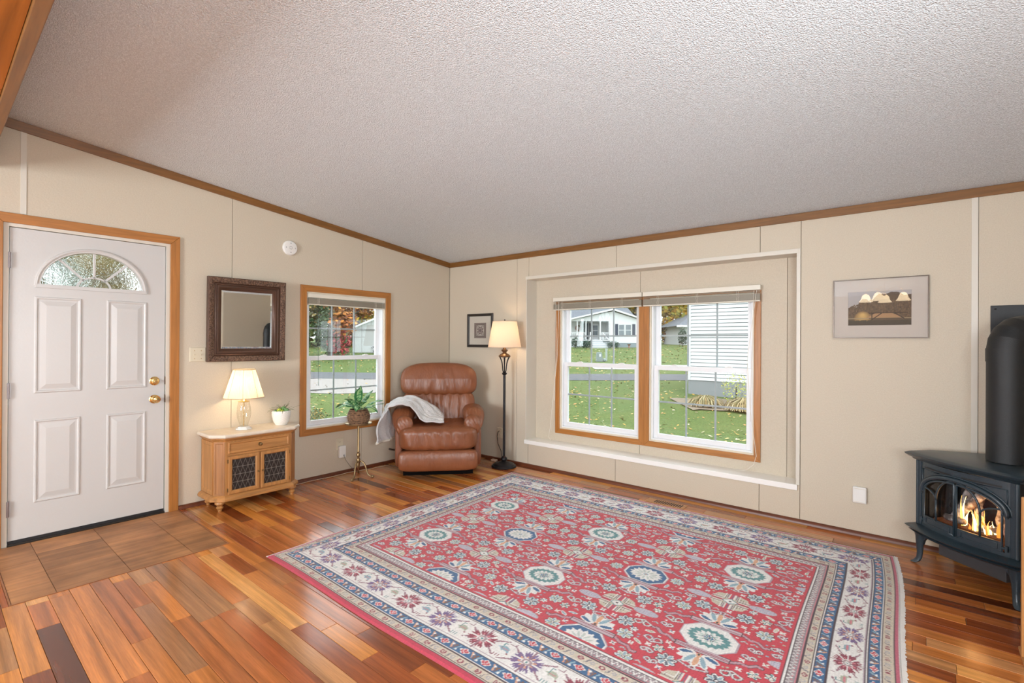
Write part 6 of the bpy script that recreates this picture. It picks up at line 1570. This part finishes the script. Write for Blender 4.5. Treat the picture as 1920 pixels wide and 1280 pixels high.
MB().prism([(-1.75, 2.16), (0.9, 3.26), (3.4, 2.20), (3.4, 2.32), (0.9, 3.40), (-1.75, 2.28)], -0.3, 6.3, 'xz').build('roof', mat('pale_roof', (0.75, 0.77, 0.8), 0.7), t)
MB().box(-1.5, 3.1, -0.06, 0.0, 2.17, 2.25).build('fascia', mat('grey_trim', (0.42, 0.44, 0.46), 0.6), t)
t2_ = thing('garage_wreath', 'russet wreath hanging on the white garage wall', 'wreath', site(-9.75, 35.9, 1.75), SITE)
foliage('twigs', t2_, [((0.0, 0, 0.25), (0.28, 0.08, 0.28)), ((0.12, 0, -0.08), (0.22, 0.08, 0.25))], 160, 0.14, [(0.25, 0.10, 0.09), (0.38, 0.16, 0.13)], random.Random(9))
shrub('round_bush', -9.7, 35.4, 0.8, 0.75, [(0.20, 0.12, 0.14), (0.12, 0.10, 0.12)], 'small dark round bush at the foot of the white garage', 200, 0.12, None, 8)

# clapboard outbuilding right next to the big window
t = thing('clapboard_outbuilding', 'white clapboard outbuilding close outside the right half of the big window', 'building', (-1.63, 12.58, 0))
MB().box(0.0, 8.0, 0.035, 4.0, -0.3, 4.3).build('wall_core', mat('siding_gap_shade', (0.30, 0.32, 0.34), 0.8), t)  # shade in the gaps between boards is put into this darker grey
MB().box(0.0, 8.0, 0.0, 0.05, -0.55, 0.10).build('foundation', mat('foundation_grey', (0.22, 0.23, 0.24), 0.8), t)
z = 0.10; bd = None
while z < 4.2:
    vs = [(0.09, -0.026, z), (8.0, -0.026, z), (8.0, -0.006, z+0.100), (0.09, -0.006, z+0.100), (0.09, 0.035, z), (8.0, 0.035, z), (0.09, 0.035, z+0.100), (8.0, 0.035, z+0.100)]
    if bd is None:
        bd = MB().add([(x, y_, q-z) for x, y_, q in vs], [(0, 1, 2, 3), (0, 4, 5, 1), (3, 2, 7, 6)]).build('clapboard', mat('clapboard_white', (0.56, 0.575, 0.59), 0.5), t); bd.location.z = z
    else:
        c = bd.copy(); COL.objects.link(c); c.parent = t; c.location.z = z
    z += 0.120
MB().box(0.0, 0.09, -0.03, 0.02, 0.10, 4.3).build('corner_board', m_sid, t)
MB().box(-0.3, 8.3, -0.35, 4.3, 4.3, 4.5).build('eave', m_sid, t)
# plants along its foot
STRAW = [(0.55, 0.42, 0.22), (0.45, 0.32, 0.15), (0.62, 0.52, 0.32), (0.30, 0.26, 0.12)]
def grass_clump(X, D, w, h, label, n, pal_, group, seed):
    rnd = random.Random(seed); t = thing('ornamental_grass', label, 'grass clump', site(X, D, gz(D)), SITE, group); mb = MB(); cols = []
    for _ in range(n):
        a = rnd.random()*2*PI; L_ = w*rnd.uniform(0.4, 1); h_ = h*rnd.uniform(0.6, 1.1); c, s_ = math.cos(a), math.sin(a); b = len(mb.v)
        P_ = [(0.03*c, 0.03*s_, 0), (0.45*L_*c, 0.45*L_*s_, h_), (0.9*L_*c, 0.9*L_*s_, h_*0.75), (1.1*L_*c, 1.1*L_*s_, h_*0.2)]
        for x, y_, z in P_: mb.v += [(x-s_*0.008, y_+c*0.008, z), (x+s_*0.008, y_-c*0.008, z)]
        mb.f += [(b+2*q_, b+2*q_+1, b+2*q_+3, b+2*q_+2) for q_ in range(3)]; cc = rnd.choice(pal_); cols += [[q*0.7 for q in cc]]*8
    mb.c = cols; mb.build('blades', m_leaf, t, kind='stuff'); return t
grass_clump(5.6, 14.3, 0.55, 0.30, 'straw-coloured grass clump at the left foot of the clapboard outbuilding', 500, STRAW, None, 1)
grass_clump(6.45, 13.6, 0.60, 0.34, 'straw-coloured grass clump at the right foot of the clapboard outbuilding', 600, STRAW, None, 2)
o = strip(5.0, 9.5, 13.6, 15.6, 0.03, 20, 6, 0.1).build('mulch_bed', mat('mulch', (0.20, 0.165, 0.12), 0.95, bump=(30, 1), var=(10, (0.20, 0.15, 0.10), 0.2))); tag(o, 'bare mulch bed along the clapboard outbuilding', 'garden bed', kind='structure')
shrub('young_shrub', 6.55, 14.4, 0.95, 1.15, [(0.45, 0.52, 0.16), (0.30, 0.38, 0.14), (0.60, 0.55, 0.12)], 'airy yellow-green young shrub against the clapboard wall', 420, 0.06, None, 10)

# neighbouring house with a porch
t = thing('neighbour_house', 'white gabled house with a front porch across the street', 'building', site(0, 45, 0), SITE)
Z0 = 0.94
MB().prism([(8.95, Z0+0.42), (11.6, Z0+0.42), (11.6, 3.50), (9.16, 4.25), (5.3, 3.42), (5.3, 3.34), (8.95, 3.34)], 0.0, 6.0, 'xz').build('gable_wall', m_sid, t)
MB().box(1.5, 8.95, 2.0, 6.0, Z0+0.4, 3.4).build('porch_wall', mat('cream_siding', (0.42, 0.44, 0.42), 0.7), t)
MB().box(8.9, 11.65, -0.02, 0.05, Z0-0.3, Z0+0.42).build('foundation', mat('foundation_blue', (0.18, 0.22, 0.24), 0.8), t)
MB().prism([(5.0, 3.36), (9.16, 4.33), (11.9, 3.46), (11.9, 3.60), (9.16, 4.48), (5.0, 3.50)], -0.35, 6.3, 'xz').build('gable_roof', m_sid, t)
MB().prism([(1.6, 3.42), (6.5, 5.05), (10.5, 3.42)], 0, 0, 'yz') 
MB().add([(-2, 1.6, 3.42), (12.0, 1.6, 3.42), (12.0, 6.2, 5.0), (-2, 6.2, 5.0), (-2, 10, 3.42), (12.0, 10, 3.42)], [(0, 1, 2, 3), (3, 2, 5, 4), (0, 3, 4), (1, 5, 2)]).build('main_roof', m_roof, t)
MB().box(1.5, 8.95, -0.05, 2.0, Z0+0.60, Z0+0.70).build('porch_deck', m_sid, t)
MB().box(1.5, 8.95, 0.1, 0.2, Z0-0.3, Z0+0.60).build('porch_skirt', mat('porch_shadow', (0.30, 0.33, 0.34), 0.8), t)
for x in (5.95, 6.75, 8.05, 8.88): MB().box(x-0.05, x+0.05, -0.02, 0.08, Z0+0.70, 3.38).build('porch_post', m_sid, t)
for x0, x1 in ((4.0, 6.7), (8.1, 8.85)):
    MB().box(x0, x1, 0.0, 0.05, Z0+1.30, Z0+1.36).box(x0, x1, 0.0, 0.05, Z0+0.78, Z0+0.82).build('porch_rail', m_sid, t)
    x = x0+0.1
    while x < x1: MB().box(x-0.02, x+0.02, 0.0, 0.04, Z0+0.80, Z0+1.32).build('baluster', m_sid, t); x += 0.16
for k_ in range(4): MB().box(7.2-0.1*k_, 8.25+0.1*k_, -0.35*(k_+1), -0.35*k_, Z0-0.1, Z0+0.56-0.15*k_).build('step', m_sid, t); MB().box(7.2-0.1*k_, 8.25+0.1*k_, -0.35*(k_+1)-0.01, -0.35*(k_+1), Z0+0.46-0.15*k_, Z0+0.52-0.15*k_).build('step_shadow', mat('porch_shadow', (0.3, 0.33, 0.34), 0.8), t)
for sx in (7.15, 8.3): MB().bar((sx, 0, Z0+1.3), (sx+(0.25 if sx > 8 else -0.25), -1.3, Z0+0.7), 0.06, 0.07).box(sx-0.04, sx+0.04, -0.05, 0.03, Z0+0.6, Z0+1.4).build('stair_rail', m_sid, t)
d_ = MB().box(7.62, 8.22, 1.92, 1.98, Z0+0.70, 3.15).build('front_door', m_sid, t); MB().box(7.70, 8.14, 1.90, 1.925, Z0+0.95, 3.0).build('storm_pane', m_win, d_); MB().box(7.62, 8.22, 1.88, 1.90, 2.50, 2.54).build('storm_bar', m_sid, d_)
MB().box(6.80, 7.12, 1.3, 1.36, Z0+0.70, 3.2).box(7.22, 7.45, 1.3, 1.36, Z0+0.70, 3.2).build('porch_screen', mat('dark_shutter', (0.03, 0.038, 0.05), 0.7), t, kind='stuff')
for x0 in (9.72, 10.34):
    w_ = MB().box(x0-0.04, x0+0.56, -0.06, 0.0, 1.98, 3.08).build('window', m_sid, t); MB().box(x0+0.03, x0+0.49, -0.075, -0.058, 2.03, 2.50).build('pane', m_win, w_); MB().box(x0+0.03, x0+0.49, -0.075, -0.058, 2.55, 3.02).build('pane', m_win, w_)
for x0 in (9.40, 10.98): MB().box(x0, x0+0.26, -0.05, 0.0, 1.98, 3.08).build('shutter', mat('navy_shutter', (0.025, 0.035, 0.06), 0.6), t)
t2_ = thing('porch_wreath', 'green wreath hanging on the neighbouring house porch', 'wreath', site(6.30, 46.9, 2.75), SITE)
MB().tube([(0.22*math.cos(2*PI*i/20), 0, 0.22*math.sin(2*PI*i/20)) for i in range(20)], 0.08, 8, closed=True).build('ring', mat('wreath_green', (0.08, 0.10, 0.06), 0.9, var=(10, (0.3, 0.15, 0.15), 0.1)), t2_, smooth='all')
shrub('clipped_hedge', 6.60, 43.6, 1.1, 0.75, DG, 'dark clipped bush left of the neighbouring porch steps', 700, 0.10, None, 11, 0.0)
shrub('clipped_hedge', 8.95, 43.6, 1.2, 0.68, DG, 'dark clipped bush right of the neighbouring porch steps', 700, 0.10, None, 12, 0.0)
shrub('upright_bush', 5.60, 43.2, 0.85, 1.15, DG, 'taller dark bush at the left end of the neighbouring porch', 600, 0.10, None, 13)
t2_ = thing('garden_urn', 'small brown garden urn before the neighbouring house foundation', 'planter', site(10.45, 44.0, gz(44)), SITE)
MB().lathe([(0.08, 0), (0.07, 0.12), (0.05, 0.18), (0.14, 0.30), (0.19, 0.36), (0.0, 0.34)], 14).build('bowl', mat('terracotta', (0.24, 0.12, 0.09), 0.8), t2_, smooth=True)
# utility pedestals on the far lawn
t2_ = thing('utility_box', 'pale green utility box on the lawn before the neighbouring house', 'utility box', site(5.22, 29.5, gz(29.5)), SITE)
m_ub = mat('utility_green', (0.18, 0.22, 0.21), 0.7)
MB().prism([(-0.20, 0), (0.20, 0), (0.16, 0.50), (0.10, 0.56), (-0.14, 0.56)], -0.15, 0.15, 'xz').build('housing', m_ub, t2_, bevel=0.02); MB().box(-0.02, 0.08, -0.17, -0.15, 0.30, 0.46).build('label_plate', m_sid, t2_)
MB().sphere((0.30, -0.05, 0.10), 0.11, 12, 8).build('meter', m_ub, t2_, smooth='all')
t2_ = thing('marker_post', 'pale marker post beside the utility box', 'post', site(5.75, 30.0, gz(30)), SITE)
MB().box(-0.055, 0.055, -0.04, 0.04, -0.05, 0.72).build('post', mat('pale_post', (0.30, 0.34, 0.32), 0.7), t2_, bevel=0.01); MB().box(-0.07, 0.07, -0.05, 0.05, 0.66, 0.74).build('cap', mat('pale_post', (0.30, 0.34, 0.32), 0.7), t2_)
# third house
t = thing('distant_house', 'white hip-roofed house half hidden by the clapboard outbuilding', 'building', site(17.3, 50, 0), SITE)
MB().box(0.0, 6.0, 0, 6, 0.9, 3.15).build('wall', m_sid, t); MB().add([(-0.75, -0.6, 3.10), (7, -0.6, 3.10), (7, 6.6, 3.10), (-0.75, 6.6, 3.10), (3.0, 3, 5.2), (5, 3, 5.2)], [(0, 1, 5, 4), (3, 0, 4), (2, 3, 4, 5), (1, 2, 5)]).build('roof', m_roof, t)
MB().box(-0.8, 7, -0.65, -0.55, 3.0, 3.2).build('gutter', m_sid, t)
shrub('topiary_evergreen', 16.45, 47.5, 0.95, 2.0, DG, 'tall rounded dark evergreen in front of the distant white house', 1200, 0.12, None, 14)
shrub('low_evergreen', 17.05, 46.5, 0.95, 0.75, DG, 'low round dark evergreen beside the tall rounded one', 600, 0.12, None, 15)
# fallen leaves on the lawns
rnd = random.Random(33); mb = MB(); cols = []
FL = [(0.62, 0.45, 0.18), (0.55, 0.30, 0.12), (0.70, 0.60, 0.38), (0.66, 0.40, 0.10)]
for _ in range(6500):
    D_ = 6.5+rnd.random()**1.2*42; X_ = rnd.uniform(-0.50, 0.55)*D_; p = site(X_, D_, gz(D_)+0.02)
    if (20.2 < D_ < 22.8) or (16.3 < D_ < 20.4 and X_ < -4.5 and rnd.random() < 0.6): continue
    s_ = 0.026*rnd.uniform(0.5, 1.6)*(1+D_/26); a = rnd.random()*PI; u_ = Vector((math.cos(a), math.sin(a), rnd.uniform(-.4, .4)))*s_; v_ = Vector((-math.sin(a), math.cos(a), rnd.uniform(-.4, .4)))*s_*0.6
    b = len(mb.v); mb.v += [p-u_, p-v_, p+u_, p+v_]; mb.f.append((b, b+1, b+2, b+3)); cc = rnd.choice(FL); cols += [[q*0.7 for q in cc]]*4
mb.c = cols; o = mb.build('fallen_leaves', m_leaf); tag(o, 'yellow and tan leaves scattered over the lawn outside', 'leaves', kind='stuff')
